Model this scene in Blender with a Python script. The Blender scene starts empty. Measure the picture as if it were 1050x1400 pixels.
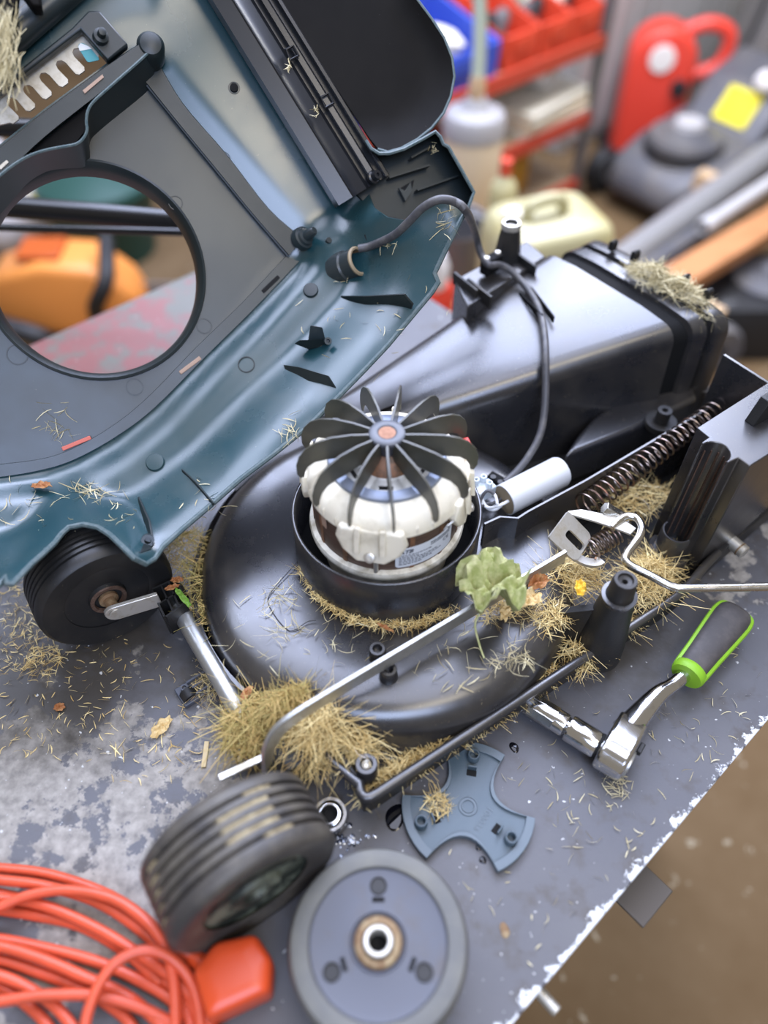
import bpy, bmesh, math, random
from mathutils import Vector as V, Matrix, geometry, noise as mnoise
random.seed(7)
PI = math.pi
R = math.radians
col = bpy.context.scene.collection
sc = bpy.context.scene

# ------------------------------------------------------------------ camera
# bench top is z = 0, the camera stands 0.78 m above it and looks 50 degrees down
FPX, TH, H = 1050.0, R(50), 0.78
CAM = V((0, 0, H))
FWD = V((0, math.cos(TH), -math.sin(TH)))
UPV = V((0, math.sin(TH), math.cos(TH)))
cd = bpy.data.cameras.new('camera')
cam = bpy.data.objects.new('camera', cd)
col.objects.link(cam)
cam.location = CAM
cam.rotation_euler = (PI / 2 - TH, 0, 0)
cd.sensor_fit = 'VERTICAL'
cd.sensor_height = 36
cd.sensor_width = 27
cd.lens = 36 * FPX / 1400
cd.clip_start = 0.02
cd.dof.use_dof = True
cd.dof.focus_distance = 0.84
cd.dof.aperture_fstop = 1.3
sc.camera = cam

# ------------------------------------------------------------------ light
SA0, SN0 = V((0.743, 0.669, 0)), V((-0.669, 0.743, 0))
w = bpy.data.worlds.new('world')
sc.world = w
w.use_nodes = True
nt = w.node_tree
bg = nt.nodes['Background']
bg.inputs[0].default_value = (1.0, 0.90, 0.77, 1)
bg.inputs[1].default_value = 0.25


def area(name, loc, target, sx, sy, power, colr):
    l = bpy.data.lights.new(name, 'AREA')
    l.shape = 'RECTANGLE'
    l.size, l.size_y, l.energy, l.color = sx, sy, power, colr
    o = bpy.data.objects.new(name, l)
    col.objects.link(o)
    o.location = loc
    o.rotation_euler = (V(target) - V(loc)).to_track_quat('-Z', 'Y').to_euler()
    return o


area('gable_window_light', (0.2, 2.6, 2.35), (0.05, 0.55, 0.1), 3.0, 2.2, 225, (0.62, 0.70, 0.98))
area('hood_band_fill', (-1.5, 1.5, 2.3), (-0.1, 0.7, 0.15), 1.3, 1.2, 34, (0.66, 0.74, 0.98))  # unseen panel added to put bright bands on the hood's lower wall
area('overhead_fill', (0.2, 0.75, 2.75), (0.15, 0.5, 0.0), 1.7, 1.3, 30, (0.72, 0.76, 0.96))  # unseen panel added overhead to brighten the flat wheel and bench
area('front_sheen_fill', (0.15, -1.35, 2.0), (-0.3, 0.6, 0.2), 1.6, 1.0, 50, (0.56, 0.68, 1.0))  # added behind the camera for a bluish sheen on the hood plate
area('warm_sheen_fill', (0.75, -0.35, 2.5), (-0.15, 0.75, 0.35), 1.0, 0.6, 15, (1.0, 0.90, 0.74))  # added warm panel, out of view, for beige sheen on the upper hood
area('shelf_fill', tuple(SA0 * 2.3 + SN0 * 1.15 + V((0, 0, 1.5))), tuple(SA0 * 2.6 + SN0 * 1.9 + V((0, 0, -0.6))), 1.5, 0.3, 28, (1.0, 0.95, 0.86))  # unseen lamp added to lift the dark background around the rack
sc.view_settings.view_transform = 'Standard'
sc.view_settings.look = 'None'
sc.view_settings.exposure = 0.25
sc.view_settings.gamma = 1.0
sc.view_settings.use_curve_mapping = False


# ------------------------------------------------------------------ where things stand
def ray(u, v):
    return FWD + V(((u - 525) / FPX, 0, 0)) - UPV * ((v - 700) / FPX)


def W(u, v, z=0.0):                     # point at height z over the bench
    d = ray(u, v)
    return CAM + d * ((z - H) / d.z)


def T(u, v, t):                         # point at depth t
    return CAM + ray(u, v) * t


# the hood leans back; its flat plate faces the camera
HP0 = CAM + ray(131, 372) * 0.86
HN = V((0.391 * math.cos(R(42)), -0.9204 * math.cos(R(42)), math.sin(R(42)))).normalized()


def HP(u, v, h=0.0):                    # point h in front of the hood's plate
    d = ray(u, v)
    return CAM + d * (((HP0 + HN * h - CAM).dot(HN)) / d.dot(HN))


# deck axes: A to the rear (discharge) end, B across
DA, DB, DO = V((0.836, 0.549, 0)), V((-0.549, 0.836, 0)), V((-0.024, 0.25, 0))


def D(i, j, z=0.0):
    return DO + DA * i + DB * j + V((0, 0, z))


# bench axes
SA, SN = V((0.743, 0.669, 0)), V((-0.669, 0.743, 0))


def S(s, n, z=0.0):
    return SA * s + SN * n + V((0, 0, z))


# ------------------------------------------------------------------ materials
MATS = {}


def mat(name, c, rough=0.5, metal=0.0, c2=None, scale=30.0, lo=0.45, hi=0.65, bump=0.0, bscale=200.0,
        rough2=None, coat=0.0, spec=0.5, detail=6.0, c3=None, scale3=300.0, lo3=0.62, hi3=0.68, rand=None,
        trans=0.0, stretch=None, alpha=None):
    m = bpy.data.materials.new(name)
    m.use_nodes = True
    t = m.node_tree
    N, L = t.nodes, t.links
    b = N['Principled BSDF']
    b.inputs['Base Color'].default_value = (*c, 1)
    b.inputs['Roughness'].default_value = rough
    b.inputs['Metallic'].default_value = metal
    b.inputs['Specular IOR Level'].default_value = spec
    if coat:
        b.inputs['Coat Weight'].default_value = coat
        b.inputs['Coat Roughness'].default_value = 0.15
    if trans:
        b.inputs['Transmission Weight'].default_value = trans
    tc = N.new('ShaderNodeTexCoord')
    src = tc.outputs['Object']
    if stretch:
        mp = N.new('ShaderNodeMapping')
        mp.inputs['Scale'].default_value = stretch
        L.new(src, mp.inputs[0])
        src = mp.outputs[0]

    def nz(sc_, lo_, hi_, det=detail):
        n = N.new('ShaderNodeTexNoise')
        n.inputs['Scale'].default_value = sc_
        n.inputs['Detail'].default_value = det
        n.inputs['Roughness'].default_value = 0.62
        L.new(src, n.inputs['Vector'])
        mr = N.new('ShaderNodeMapRange')
        mr.inputs[1].default_value, mr.inputs[2].default_value = lo_, hi_
        L.new(n.outputs[0], mr.inputs[0])
        return mr.outputs[0]

    colsock = None
    if rand:
        g = N.new('ShaderNodeNewGeometry')
        rp = N.new('ShaderNodeValToRGB')
        els = rp.color_ramp.elements
        for k, cc in enumerate(rand):
            p = k / (len(rand) - 1)
            e = els[0] if k == 0 else (els[1] if k == len(rand) - 1 else els.new(p))
            e.position = p
            e.color = (*cc, 1)
        L.new(g.outputs['Random Per Island'], rp.inputs[0])
        colsock = rp.outputs[0]
    if c2:
        mx = N.new('ShaderNodeMix')
        mx.data_type = 'RGBA'
        f = nz(scale, lo, hi)
        L.new(f, mx.inputs[0])
        if colsock:
            L.new(colsock, mx.inputs[6])
        else:
            mx.inputs[6].default_value = (*c, 1)
        mx.inputs[7].default_value = (*c2, 1)
        colsock = mx.outputs[2]
        if rough2 is not None:
            mr = N.new('ShaderNodeMapRange')
            mr.inputs[3].default_value, mr.inputs[4].default_value = rough, rough2
            L.new(f, mr.inputs[0])
            L.new(mr.outputs[0], b.inputs['Roughness'])
    if c3:
        mx = N.new('ShaderNodeMix')
        mx.data_type = 'RGBA'
        L.new(nz(scale3, lo3, hi3, 3.0), mx.inputs[0])
        if colsock:
            L.new(colsock, mx.inputs[6])
        else:
            mx.inputs[6].default_value = (*c, 1)
        mx.inputs[7].default_value = (*c3, 1)
        colsock = mx.outputs[2]
    if colsock:
        L.new(colsock, b.inputs['Base Color'])
    if bump:
        n = N.new('ShaderNodeTexNoise')
        n.inputs['Scale'].default_value = bscale
        n.inputs['Detail'].default_value = 3
        L.new(src, n.inputs['Vector'])
        bp = N.new('ShaderNodeBump')
        bp.inputs['Strength'].default_value = bump
        bp.inputs['Distance'].default_value = 0.002
        L.new(n.outputs[0], bp.inputs['Height'])
        L.new(bp.outputs[0], b.inputs['Normal'])
    MATS[name] = m
    return m


DUST = (0.16, 0.12, 0.075)
mat('deck_plastic', (0.016, 0.016, 0.018), 0.27, spec=1.0, c2=(0.050, 0.043, 0.034), scale=9, lo=0.46, hi=0.8, rough2=0.42,
    c3=(0.22, 0.18, 0.11), scale3=420, lo3=0.68, hi3=0.74)
mat('deck_dark', (0.011, 0.011, 0.011), 0.5, c2=(0.035, 0.028, 0.02), scale=14, lo=0.5, hi=0.75, bump=0.15, bscale=500)
mat('deck_rubber', (0.008, 0.008, 0.008), 0.75, spec=0.12)
mat('hood_plastic', (0.010, 0.044, 0.054), 0.24, spec=0.85, c2=(0.030, 0.055, 0.055), scale=7, lo=0.45, hi=0.75, rough2=0.38,
    c3=(0.10, 0.13, 0.11), scale3=380, lo3=0.70, hi3=0.76)
mat('hood_plate', (0.018, 0.028, 0.032), 0.33, spec=0.5, c2=(0.034, 0.038, 0.036), scale=8, lo=0.4, hi=0.75, rough2=0.44,
    c3=(0.10, 0.10, 0.08), scale3=300, lo3=0.72, hi3=0.78)
mat('hood_dark', (0.009, 0.015, 0.016), 0.42, c2=(0.025, 0.03, 0.028), scale=12, lo=0.5, hi=0.75)
mat('hood_edge', (0.050, 0.085, 0.09), 0.5, c2=(0.09, 0.12, 0.12), scale=240, lo=0.4, hi=0.6)
mat('flap_plastic', (0.006, 0.0055, 0.005), 0.6, spec=0.08, c2=(0.010, 0.009, 0.008), scale=6, lo=0.4, hi=0.7, c3=(0.2, 0.19, 0.18),
    scale3=260, lo3=0.74, hi3=0.78)
mat('rail_plastic', (0.012, 0.013, 0.015), 0.28)
mat('scuffed_green', (0.02, 0.05, 0.055), 0.5, c2=(0.20, 0.21, 0.18), scale=26, lo=0.5, hi=0.6)
mat('steel_bar', (0.55, 0.56, 0.55), 0.34, 0.9, c2=(0.42, 0.42, 0.38), scale=40, lo=0.4, hi=0.7, rough2=0.5, bump=0.05)
mat('zinc', (0.62, 0.60, 0.54), 0.42, 0.75, c2=(0.45, 0.40, 0.30), scale=60, lo=0.5, hi=0.7, rough2=0.6)
mat('chrome', (0.72, 0.72, 0.72), 0.12, 1.0, c2=(0.5, 0.49, 0.47), scale=25, lo=0.5, hi=0.7, rough2=0.3)
mat('rod_steel', (0.60, 0.58, 0.53), 0.22, 1.0, c2=(0.42, 0.36, 0.28), scale=70, lo=0.55, hi=0.7, rough2=0.45)
mat('spring_steel', (0.26, 0.21, 0.18), 0.33, 1.0, c2=(0.28, 0.11, 0.055), scale=22, lo=0.5, hi=0.68, rough2=0.6)
mat('bell_aluminium', (0.82, 0.76, 0.60), 0.5, 0.0, c2=(0.58, 0.52, 0.38), scale=35, lo=0.48, hi=0.72, rough2=0.55, bump=0.06)
mat('motor_flange', (0.74, 0.69, 0.56), 0.55, 0.0, c2=(0.33, 0.28, 0.18), scale=55, lo=0.42, hi=0.7)
mat('stator', (0.085, 0.048, 0.032), 0.5, 0.25, c2=(0.15, 0.10, 0.075), scale=20, lo=0.4, hi=0.7, stretch=(1, 1, 30))
mat('copper', (0.30, 0.15, 0.08), 0.5, 0.5, c2=(0.12, 0.08, 0.05), scale=80)
mat('shaft_copper', (0.36, 0.19, 0.12), 0.65, 0.0, c2=(0.28, 0.14, 0.085), scale=200, spec=0.2)
mat('fan_plastic', (0.060, 0.058, 0.044), 0.36, c2=(0.10, 0.09, 0.06), scale=30, lo=0.5, hi=0.75)
mat('hub_plastic', (0.075, 0.080, 0.092), 0.4)
mat('annulus', (0.20, 0.23, 0.29), 0.38, 0.5)
mat('label_paper', (0.66, 0.69, 0.72), 0.5)
mat('ink', (0.015, 0.02, 0.035), 0.6)
mat('red_plastic', (0.65, 0.03, 0.015), 0.4)
mat('capacitor_can', (0.62, 0.63, 0.63), 0.42, 0.15)
mat('phenolic', (0.26, 0.20, 0.12), 0.6)
mat('clear_plastic', (0.75, 0.82, 0.86), 0.25, trans=0.4)
mat('wire_white', (0.75, 0.75, 0.73), 0.4)
mat('cable_grey', (0.055, 0.054, 0.058), 0.5, c2=(0.10, 0.095, 0.09), scale=60)
mat('tyre_rubber', (0.045, 0.040, 0.035), 0.5, c2=(0.115, 0.10, 0.075), scale=22, lo=0.45, hi=0.72, bump=0.3, bscale=400)
mat('tyre_flat', (0.105, 0.105, 0.098), 0.6, c2=(0.15, 0.145, 0.12), scale=25, lo=0.4, hi=0.7, bump=0.1, bscale=500)
mat('wheel_disc', (0.075, 0.080, 0.098), 0.42, c2=(0.085, 0.070, 0.055), scale=16, lo=0.5, hi=0.75, rough2=0.6,
    c3=(0.25, 0.23, 0.2), scale3=300, lo3=0.72, hi3=0.76)
mat('black_wheel', (0.010, 0.010, 0.010), 0.5, c2=(0.022, 0.02, 0.017), scale=20, c3=(0.25, 0.22, 0.14), scale3=330, lo3=0.72, hi3=0.75)
mat('wheel_green_face', (0.02, 0.025, 0.018), 0.6, c2=(0.15, 0.165, 0.115), scale=28, lo=0.45, hi=0.6)
mat('dried_mud', (0.30, 0.24, 0.13), 0.95, c2=(0.42, 0.35, 0.2), scale=150, bump=0.6, bscale=600)
mat('rust', (0.20, 0.12, 0.06), 0.7, 0.4, c2=(0.33, 0.25, 0.14), scale=90)
mat('bore_black', (0.003, 0.003, 0.003), 0.9)
mat('cover_plastic', (0.055, 0.085, 0.105), 0.36, c2=(0.085, 0.115, 0.135), scale=14, lo=0.4, hi=0.7, rough2=0.46)
mat('cover_rim', (0.10, 0.13, 0.15), 0.42)
mat('orange_cable', (0.62, 0.085, 0.035), 0.36, c2=(0.52, 0.075, 0.03), scale=40, c3=(0.10, 0.03, 0.02), scale3=420, lo3=0.7, hi3=0.73)
mat('orange_plug', (0.66, 0.075, 0.018), 0.35, bump=0.05, bscale=700)
mat('lime_rubber', (0.22, 0.44, 0.02), 0.5)
mat('grip_rubber', (0.060, 0.054, 0.052), 0.6, c2=(0.085, 0.075, 0.07), scale=60)
mat('straw', (0.4, 0.3, 0.12), 0.7, rand=[(0.46, 0.30, 0.09), (0.82, 0.62, 0.24), (0.95, 0.78, 0.36), (0.66, 0.47, 0.14), (0.90, 0.74, 0.36)])
mat('straw_pale', (0.5, 0.4, 0.2), 0.7, rand=[(0.38, 0.31, 0.15), (0.62, 0.54, 0.30), (0.50, 0.42, 0.2), (0.70, 0.63, 0.4)])
mat('straw_green', (0.3, 0.3, 0.1), 0.7, rand=[(0.40, 0.34, 0.11), (0.80, 0.67, 0.28), (0.58, 0.55, 0.17), (0.92, 0.78, 0.42), (0.55, 0.37, 0.13)])
mat('leaf_green', (0.30, 0.33, 0.11), 0.65, c2=(0.50, 0.49, 0.25), scale=110, lo=0.4, hi=0.65, bump=0.3, bscale=250)
mat('leaf_brown', (0.30, 0.11, 0.03), 0.65, c2=(0.42, 0.22, 0.08), scale=120)
mat('leaf_tan', (0.55, 0.38, 0.15), 0.65, c2=(0.62, 0.48, 0.24), scale=120)
mat('leaf_yellow', (0.62, 0.38, 0.02), 0.6, c2=(0.5, 0.28, 0.02), scale=100)
mat('leaf_fresh', (0.14, 0.28, 0.03), 0.55)
mat('wood_chip', (0.60, 0.47, 0.26), 0.7)
mat('clip_plastic', (0.07, 0.078, 0.10), 0.45, c2=(0.13, 0.12, 0.10), scale=60)
mat('oil', (0.004, 0.004, 0.006), 0.04)
mat('grease_metal', (0.62, 0.66, 0.74), 0.25, 0.7, c2=(0.05, 0.06, 0.09), scale=90, lo=0.4, hi=0.55)
mat('teal_sticker', (0.05, 0.30, 0.34), 0.5)
mat('white_paint', (0.75, 0.78, 0.78), 0.5)
mat('comb_steel', (0.50, 0.47, 0.40), 0.5, 0.4, c2=(0.40, 0.36, 0.28), scale=120)
mat('red_mark', (0.55, 0.13, 0.09), 0.6)
mat('tan_mark', (0.36, 0.24, 0.17), 0.6)
mat('tube_black', (0.010, 0.010, 0.010), 0.22)
# background
mat('floor_concrete', (0.135, 0.083, 0.038), 0.9, spec=0.15, c2=(0.20, 0.135, 0.072), scale=2.2, lo=0.35, hi=0.7, c3=(0.42, 0.36, 0.25), scale3=26, lo3=0.66, hi3=0.72)
mat('wall_grey', (0.36, 0.35, 0.33), 0.7, c2=(0.30, 0.29, 0.27), scale=2)
mat('locker_grey', (0.46, 0.46, 0.46), 0.5, c2=(0.40, 0.40, 0.40), scale=3)
mat('bin_blue', (0.035, 0.075, 0.42), 0.45)
mat('bin_red', (0.60, 0.06, 0.025), 0.45)
mat('shelf_red', (0.50, 0.06, 0.03), 0.5)
mat('shelf_wood', (0.30, 0.22, 0.14), 0.7)
mat('cream', (0.72, 0.68, 0.56), 0.6)
mat('book_white', (0.75, 0.72, 0.62), 0.6)
mat('amber', (0.50, 0.26, 0.03), 0.4)
mat('yellow_plastic', (0.65, 0.50, 0.03), 0.5)
mat('jerry', (0.44, 0.40, 0.22), 0.4, c2=(0.46, 0.37, 0.13), scale=4)
mat('bottle_beige', (0.58, 0.47, 0.32), 0.5)
mat('grey_lid', (0.33, 0.32, 0.32), 0.5)
mat('pale_green', (0.50, 0.58, 0.47), 0.5)
mat('mower_red', (0.80, 0.065, 0.04), 0.35)
mat('white_emblem', (0.85, 0.80, 0.76), 0.4)
mat('mower_grey', (0.105, 0.105, 0.115), 0.45, c2=(0.15, 0.14, 0.13), scale=8)
mat('mower_black', (0.014, 0.014, 0.015), 0.5)
mat('yellow_label', (0.85, 0.72, 0.01), 0.5)
mat('pipe_grey', (0.24, 0.235, 0.23), 0.4)
mat('pipe_light', (0.48, 0.47, 0.46), 0.45)
mat('plank', (0.50, 0.22, 0.085), 0.6, c2=(0.40, 0.17, 0.06), scale=8, stretch=(1, 1, 12))
mat('pale_wood', (0.58, 0.40, 0.23), 0.65)
mat('grass_bag', (0.175, 0.165, 0.15), 0.8, c2=(0.22, 0.20, 0.18), scale=5)
mat('saw_orange', (0.88, 0.32, 0.07), 0.4)
mat('saw_dark_orange', (0.52, 0.10, 0.015), 0.45)
mat('dark_green', (0.018, 0.07, 0.055), 0.5)
mat('white_cloth', (0.75, 0.74, 0.75), 0.8)
mat('bench_leg', (0.10, 0.085, 0.07), 0.6, 0.3)


def bench_material():
    m = bpy.data.materials.new('bench_top_paint')
    m.use_nodes = True
    t = m.node_tree
    N, L = t.nodes, t.links
    b = N['Principled BSDF']
    tc = N.new('ShaderNodeTexCoord')

    def noise(s, d=8, r=0.6):
        n = N.new('ShaderNodeTexNoise')
        n.inputs['Scale'].default_value = s
        n.inputs['Detail'].default_value = d
        n.inputs['Roughness'].default_value = r
        L.new(tc.outputs['Object'], n.inputs['Vector'])
        return n.outputs[0]

    def mr(x, a, c, lo=0.0, hi=1.0):
        n = N.new('ShaderNodeMapRange')
        n.inputs[1].default_value, n.inputs[2].default_value = a, c
        n.inputs[3].default_value, n.inputs[4].default_value = lo, hi
        L.new(x, n.inputs[0])
        return n.outputs[0]

    def mix(f, a, c):
        n = N.new('ShaderNodeMix')
        n.data_type = 'RGBA'
        L.new(f, n.inputs[0])
        for k, x in ((6, a), (7, c)):
            if isinstance(x, tuple):
                n.inputs[k].default_value = (*x, 1)
            else:
                L.new(x, n.inputs[k])
        return n.outputs[2]

    def blob(c, r0, r1):                # worn area: 1 inside, 0 outside
        n = N.new('ShaderNodeVectorMath')
        n.operation = 'DISTANCE'
        L.new(tc.outputs['Object'], n.inputs[0])
        n.inputs[1].default_value = c
        return mr(n.outputs[1], r0, r1, 1, 0)

    def math_(op, a, c):
        n = N.new('ShaderNodeMath')
        n.operation = op
        for k, x in ((0, a), (1, c)):
            if isinstance(x, (int, float)):
                n.inputs[k].default_value = x
            else:
                L.new(x, n.inputs[k])
        return n.outputs[0]

    paint = mix(mr(noise(5), 0.35, 0.7), (0.075, 0.075, 0.084), (0.105, 0.102, 0.105))
    paint = mix(mr(noise(30, 4), 0.52, 0.75), paint, (0.06, 0.05, 0.04))
    # bare, pale zinc areas
    a = blob(tuple(W(110, 1110)), 0.10, 0.27)
    a2 = blob(tuple(W(1010, 760)), 0.02, 0.12)
    a3 = math_('MAXIMUM', a, math_('MULTIPLY', a2, 0.85))
    f = mr(math_('ADD', math_('MULTIPLY', a3, 0.17), math_('MULTIPLY', noise(11, 12, 0.68), 0.8)), 0.535, 0.55)
    pale = mix(mr(noise(90, 5), 0.35, 0.7), (0.34, 0.315, 0.275), (0.17, 0.157, 0.14))
    c = mix(f, paint, pale)
    # rusty mud by the left wheel, darkened to paint in the shade there
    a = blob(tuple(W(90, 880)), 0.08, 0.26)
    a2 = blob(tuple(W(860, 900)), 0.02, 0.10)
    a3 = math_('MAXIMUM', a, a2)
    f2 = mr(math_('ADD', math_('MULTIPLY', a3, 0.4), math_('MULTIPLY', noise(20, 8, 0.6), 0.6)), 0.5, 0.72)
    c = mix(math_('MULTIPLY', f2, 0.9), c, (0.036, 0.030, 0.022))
    # old red paint at the far end
    a = blob(tuple(W(140, 470)), 0.08, 0.5)
    f3 = mr(math_('ADD', math_('MULTIPLY', a, 0.35), math_('MULTIPLY', noise(22, 7, 0.65), 0.6)), 0.58, 0.66)
    c = mix(mr(a, 0.2, 0.8), c, (0.13, 0.125, 0.10))
    c = mix(f3, c, (0.22, 0.075, 0.065))
    # chips and specks
    c = mix(mr(noise(140, 2), 0.70, 0.73), c, (0.5, 0.5, 0.48))
    L.new(c, b.inputs['Base Color'])
    L.new(mr(f, 0, 1, 0.46, 0.95), b.inputs['Roughness'])
    bp = N.new('ShaderNodeBump')
    bp.inputs['Strength'].default_value = 0.15
    bp.inputs['Distance'].default_value = 0.001
    L.new(noise(260, 3), bp.inputs['Height'])
    L.new(bp.outputs[0], b.inputs['Normal'])
    MATS['bench_top_paint'] = m


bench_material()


# ------------------------------------------------------------------ mesh helpers
def basis(z, x=None):
    z = V(z).normalized()
    x = V(x) if x is not None else (V((1, 0, 0)) if abs(z.x) < 0.9 else V((0, 1, 0)))
    x = (x - z * x.dot(z)).normalized()
    return x, z.cross(x), z


class MB:
    def __init__(self):
        self.v, self.f = [], []

    def add(self, vs, fs):
        o = len(self.v)
        self.v += [V(p) for p in vs]
        self.f += [tuple(i + o for i in q) for q in fs]
        return self

    def loft(self, rows, cu=False, cv=False, cap=False):
        n, m = len(rows), len(rows[0])
        vs = [p for r in rows for p in r]
        fs = []
        for i in range(n if cv else n - 1):
            for j in range(m if cu else m - 1):
                a, b2 = i * m + j, i * m + (j + 1) % m
                c, d = ((i + 1) % n) * m + (j + 1) % m, ((i + 1) % n) * m + j
                fs.append((a, b2, c, d))
        if cap:
            fs.append(tuple(range(m))[::-1])
            fs.append(tuple((n - 1) * m + j for j in range(m)))
        return self.add(vs, fs)

    def box(self, c, s, x=(1, 0, 0), z=(0, 0, 1)):
        X, Y, Z = basis(z, x)
        c = V(c)
        vs = []
        for k in (-1, 1):
            for q in ((-1, -1), (1, -1), (1, 1), (-1, 1)):
                vs.append(c + X * (q[0] * s[0] / 2) + Y * (q[1] * s[1] / 2) + Z * (k * s[2] / 2))
        return self.add(vs, [(3, 2, 1, 0), (4, 5, 6, 7), (0, 1, 5, 4), (1, 2, 6, 5), (2, 3, 7, 6), (3, 0, 4, 7)])

    def lathe(self, prof, c=(0, 0, 0), z=(0, 0, 1), x=None, seg=40, a0=0.0, a1=2 * PI, rs=None, capends=False):
        X, Y, Z = basis(z, x)
        c = V(c)
        full = abs(a1 - a0 - 2 * PI) < 1e-6
        rows = []
        for k in range(seg if full else seg + 1):
            a = a0 + (a1 - a0) * k / seg
            q = rs(a) if rs else 1.0
            rows.append([c + (X * math.cos(a) + Y * math.sin(a)) * (r * (q if r > 0 else 1)) + Z * h for r, h in prof])
        return self.loft(rows, cv=full)

    def cyl(self, p, q, r, r2=None, seg=20, ch=0.0):
        p, q = V(p), V(q)
        L_ = (q - p).length
        r2 = r if r2 is None else r2
        pr = [(0, 0), (r - ch, 0), (r, ch), (r2, L_ - ch), (r2 - ch, L_), (0, L_)] if ch else [(0, 0), (r, 0), (r2, L_), (0, L_)]
        return self.lathe(pr, p, q - p, seg=seg)

    def tube(self, pts, r, seg=10, closed=False, cap=True):
        pts = [V(p) for p in pts]
        n = len(pts)
        rows, X = [], None
        for i in range(n):
            a = pts[i - 1] if (i > 0 or closed) else pts[0]
            b2 = pts[(i + 1) % n] if (i < n - 1 or closed) else pts[-1]
            t = (b2 - a).normalized()
            if X is None:
                X, Y, _ = basis(t)
            else:
                X = (X - t * X.dot(t)).normalized()
                Y = t.cross(X)
            rr = r[i] if isinstance(r, (list, tuple)) else r
            rows.append([pts[i] + (X * math.cos(2 * PI * k / seg) + Y * math.sin(2 * PI * k / seg)) * rr for k in range(seg)])
        return self.loft(rows, cu=True, cv=closed, cap=cap and not closed)

    def prism(self, poly, off):                       # 3-D polygon pushed along off
        n = len(poly)
        off = V(off)
        vs = [V(p) for p in poly] + [V(p) + off for p in poly]
        fs = [tuple(range(n))[::-1], tuple(range(n, 2 * n))]
        fs += [(i, (i + 1) % n, n + (i + 1) % n, n + i) for i in range(n)]
        return self.add(vs, fs)

    def flatbar(self, pts, up, wd, th):               # rectangular bar: wd along up, th across
        pts = [V(p) for p in pts]
        up = V(up).normalized()
        rows = []
        for i in range(len(pts)):
            t = (pts[min(i + 1, len(pts) - 1)] - pts[max(i - 1, 0)]).normalized()
            s_ = t.cross(up).normalized()
            u2 = s_.cross(t).normalized()
            rows.append([pts[i] + s_ * (a * th / 2) + u2 * (b2 * wd / 2) for a, b2 in ((-1, -1), (1, -1), (1, 1), (-1, 1))])
        return self.loft(rows, cu=True, cap=True)


def smooth_path(pts, n=6):                            # Catmull-Rom through the points
    pts = [V(p) for p in pts]
    out = []
    for i in range(len(pts) - 1):
        p0, p1, p2, p3 = pts[max(i - 1, 0)], pts[i], pts[i + 1], pts[min(i + 2, len(pts) - 1)]
        for k in range(n):
            t = k / n
            out.append(0.5 * ((2 * p1) + (p2 - p0) * t + (2 * p0 - 5 * p1 + 4 * p2 - p3) * t * t + (3 * p1 - p0 - 3 * p2 + p3) * t ** 3))
    out.append(pts[-1])
    return out


def finish(me, sharp):
    bm = bmesh.new()
    bm.from_mesh(me)
    bmesh.ops.remove_doubles(bm, verts=bm.verts, dist=1e-6)
    bmesh.ops.recalc_face_normals(bm, faces=bm.faces)
    bm.to_mesh(me)
    bm.free()
    for p in me.polygons:
        p.use_smooth = True
    me.set_sharp_from_angle(angle=R(sharp))


def obj(name, mb, m, parent=None, sharp=38, bevel=0.0, solid=0.0, soff=0.0, bseg=2, label=None, recalc=True):
    me = bpy.data.meshes.new(name)
    me.from_pydata([tuple(p) for p in mb.v], [], mb.f)
    me.update()
    if recalc:
        finish(me, sharp)
    me.materials.append(MATS[m] if isinstance(m, str) else m)
    o = bpy.data.objects.new(name, me)
    col.objects.link(o)
    if parent is not None:
        o.parent = parent
        off = V((0, 0, 0))
        q = parent
        while q is not None:
            off += V(q.location)
            q = q.parent
    else:
        xs = [v.co for v in me.vertices]
        lo = V((min(c[i] for c in xs) for i in range(3)))
        hi = V((max(c[i] for c in xs) for i in range(3)))
        off = V(((lo.x + hi.x) / 2, (lo.y + hi.y) / 2, lo.z))
        o.location = off
    me.transform(Matrix.Translation(-off))
    if solid:
        md = o.modifiers.new('thickness', 'SOLIDIFY')
        md.thickness = solid
        md.offset = soff
        md = o.modifiers.new('crisp_rim', 'EDGE_SPLIT')
        md.split_angle = R(60)
    if bevel:
        md = o.modifiers.new('edges', 'BEVEL')
        md.width = bevel
        md.segments = bseg
        md.limit_method = 'ANGLE'
        md.angle_limit = R(32)
    if label:
        o['label'] = label
    return o


def tag(o, label, cat, group=None, kind=None):
    o['label'] = label
    if cat:
        o['category'] = cat
    if group:
        o['group'] = group
    if kind:
        o['kind'] = kind
    return o


def thing(name, label, cat, loc=(0, 0, 0), group=None):
    o = bpy.data.objects.new(name, None)
    o.empty_display_size = 0.02
    col.objects.link(o)
    o.location = loc
    return tag(o, label, cat, group)


def text_mesh(body, size, place, bold=0.0, shear=0.0, thick=0.0003):
    c = bpy.data.curves.new('lettering', 'FONT')
    c.body, c.size, c.shear, c.offset = body, size, shear, bold
    c.resolution_u = 2
    o = bpy.data.objects.new('lettering', c)
    col.objects.link(o)
    dg = bpy.context.evaluated_depsgraph_get()
    me = bpy.data.meshes.new_from_object(o.evaluated_get(dg))
    mb = MB()
    mb.add([place(v.co.x, v.co.y) for v in me.vertices], [tuple(p.vertices) for p in me.polygons])
    bpy.data.objects.remove(o)
    bpy.data.curves.remove(c)
    bpy.data.meshes.remove(me)
    return mb


def ell(n, f):
    return [f(2 * PI * k / n) for k in range(n)]


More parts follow.
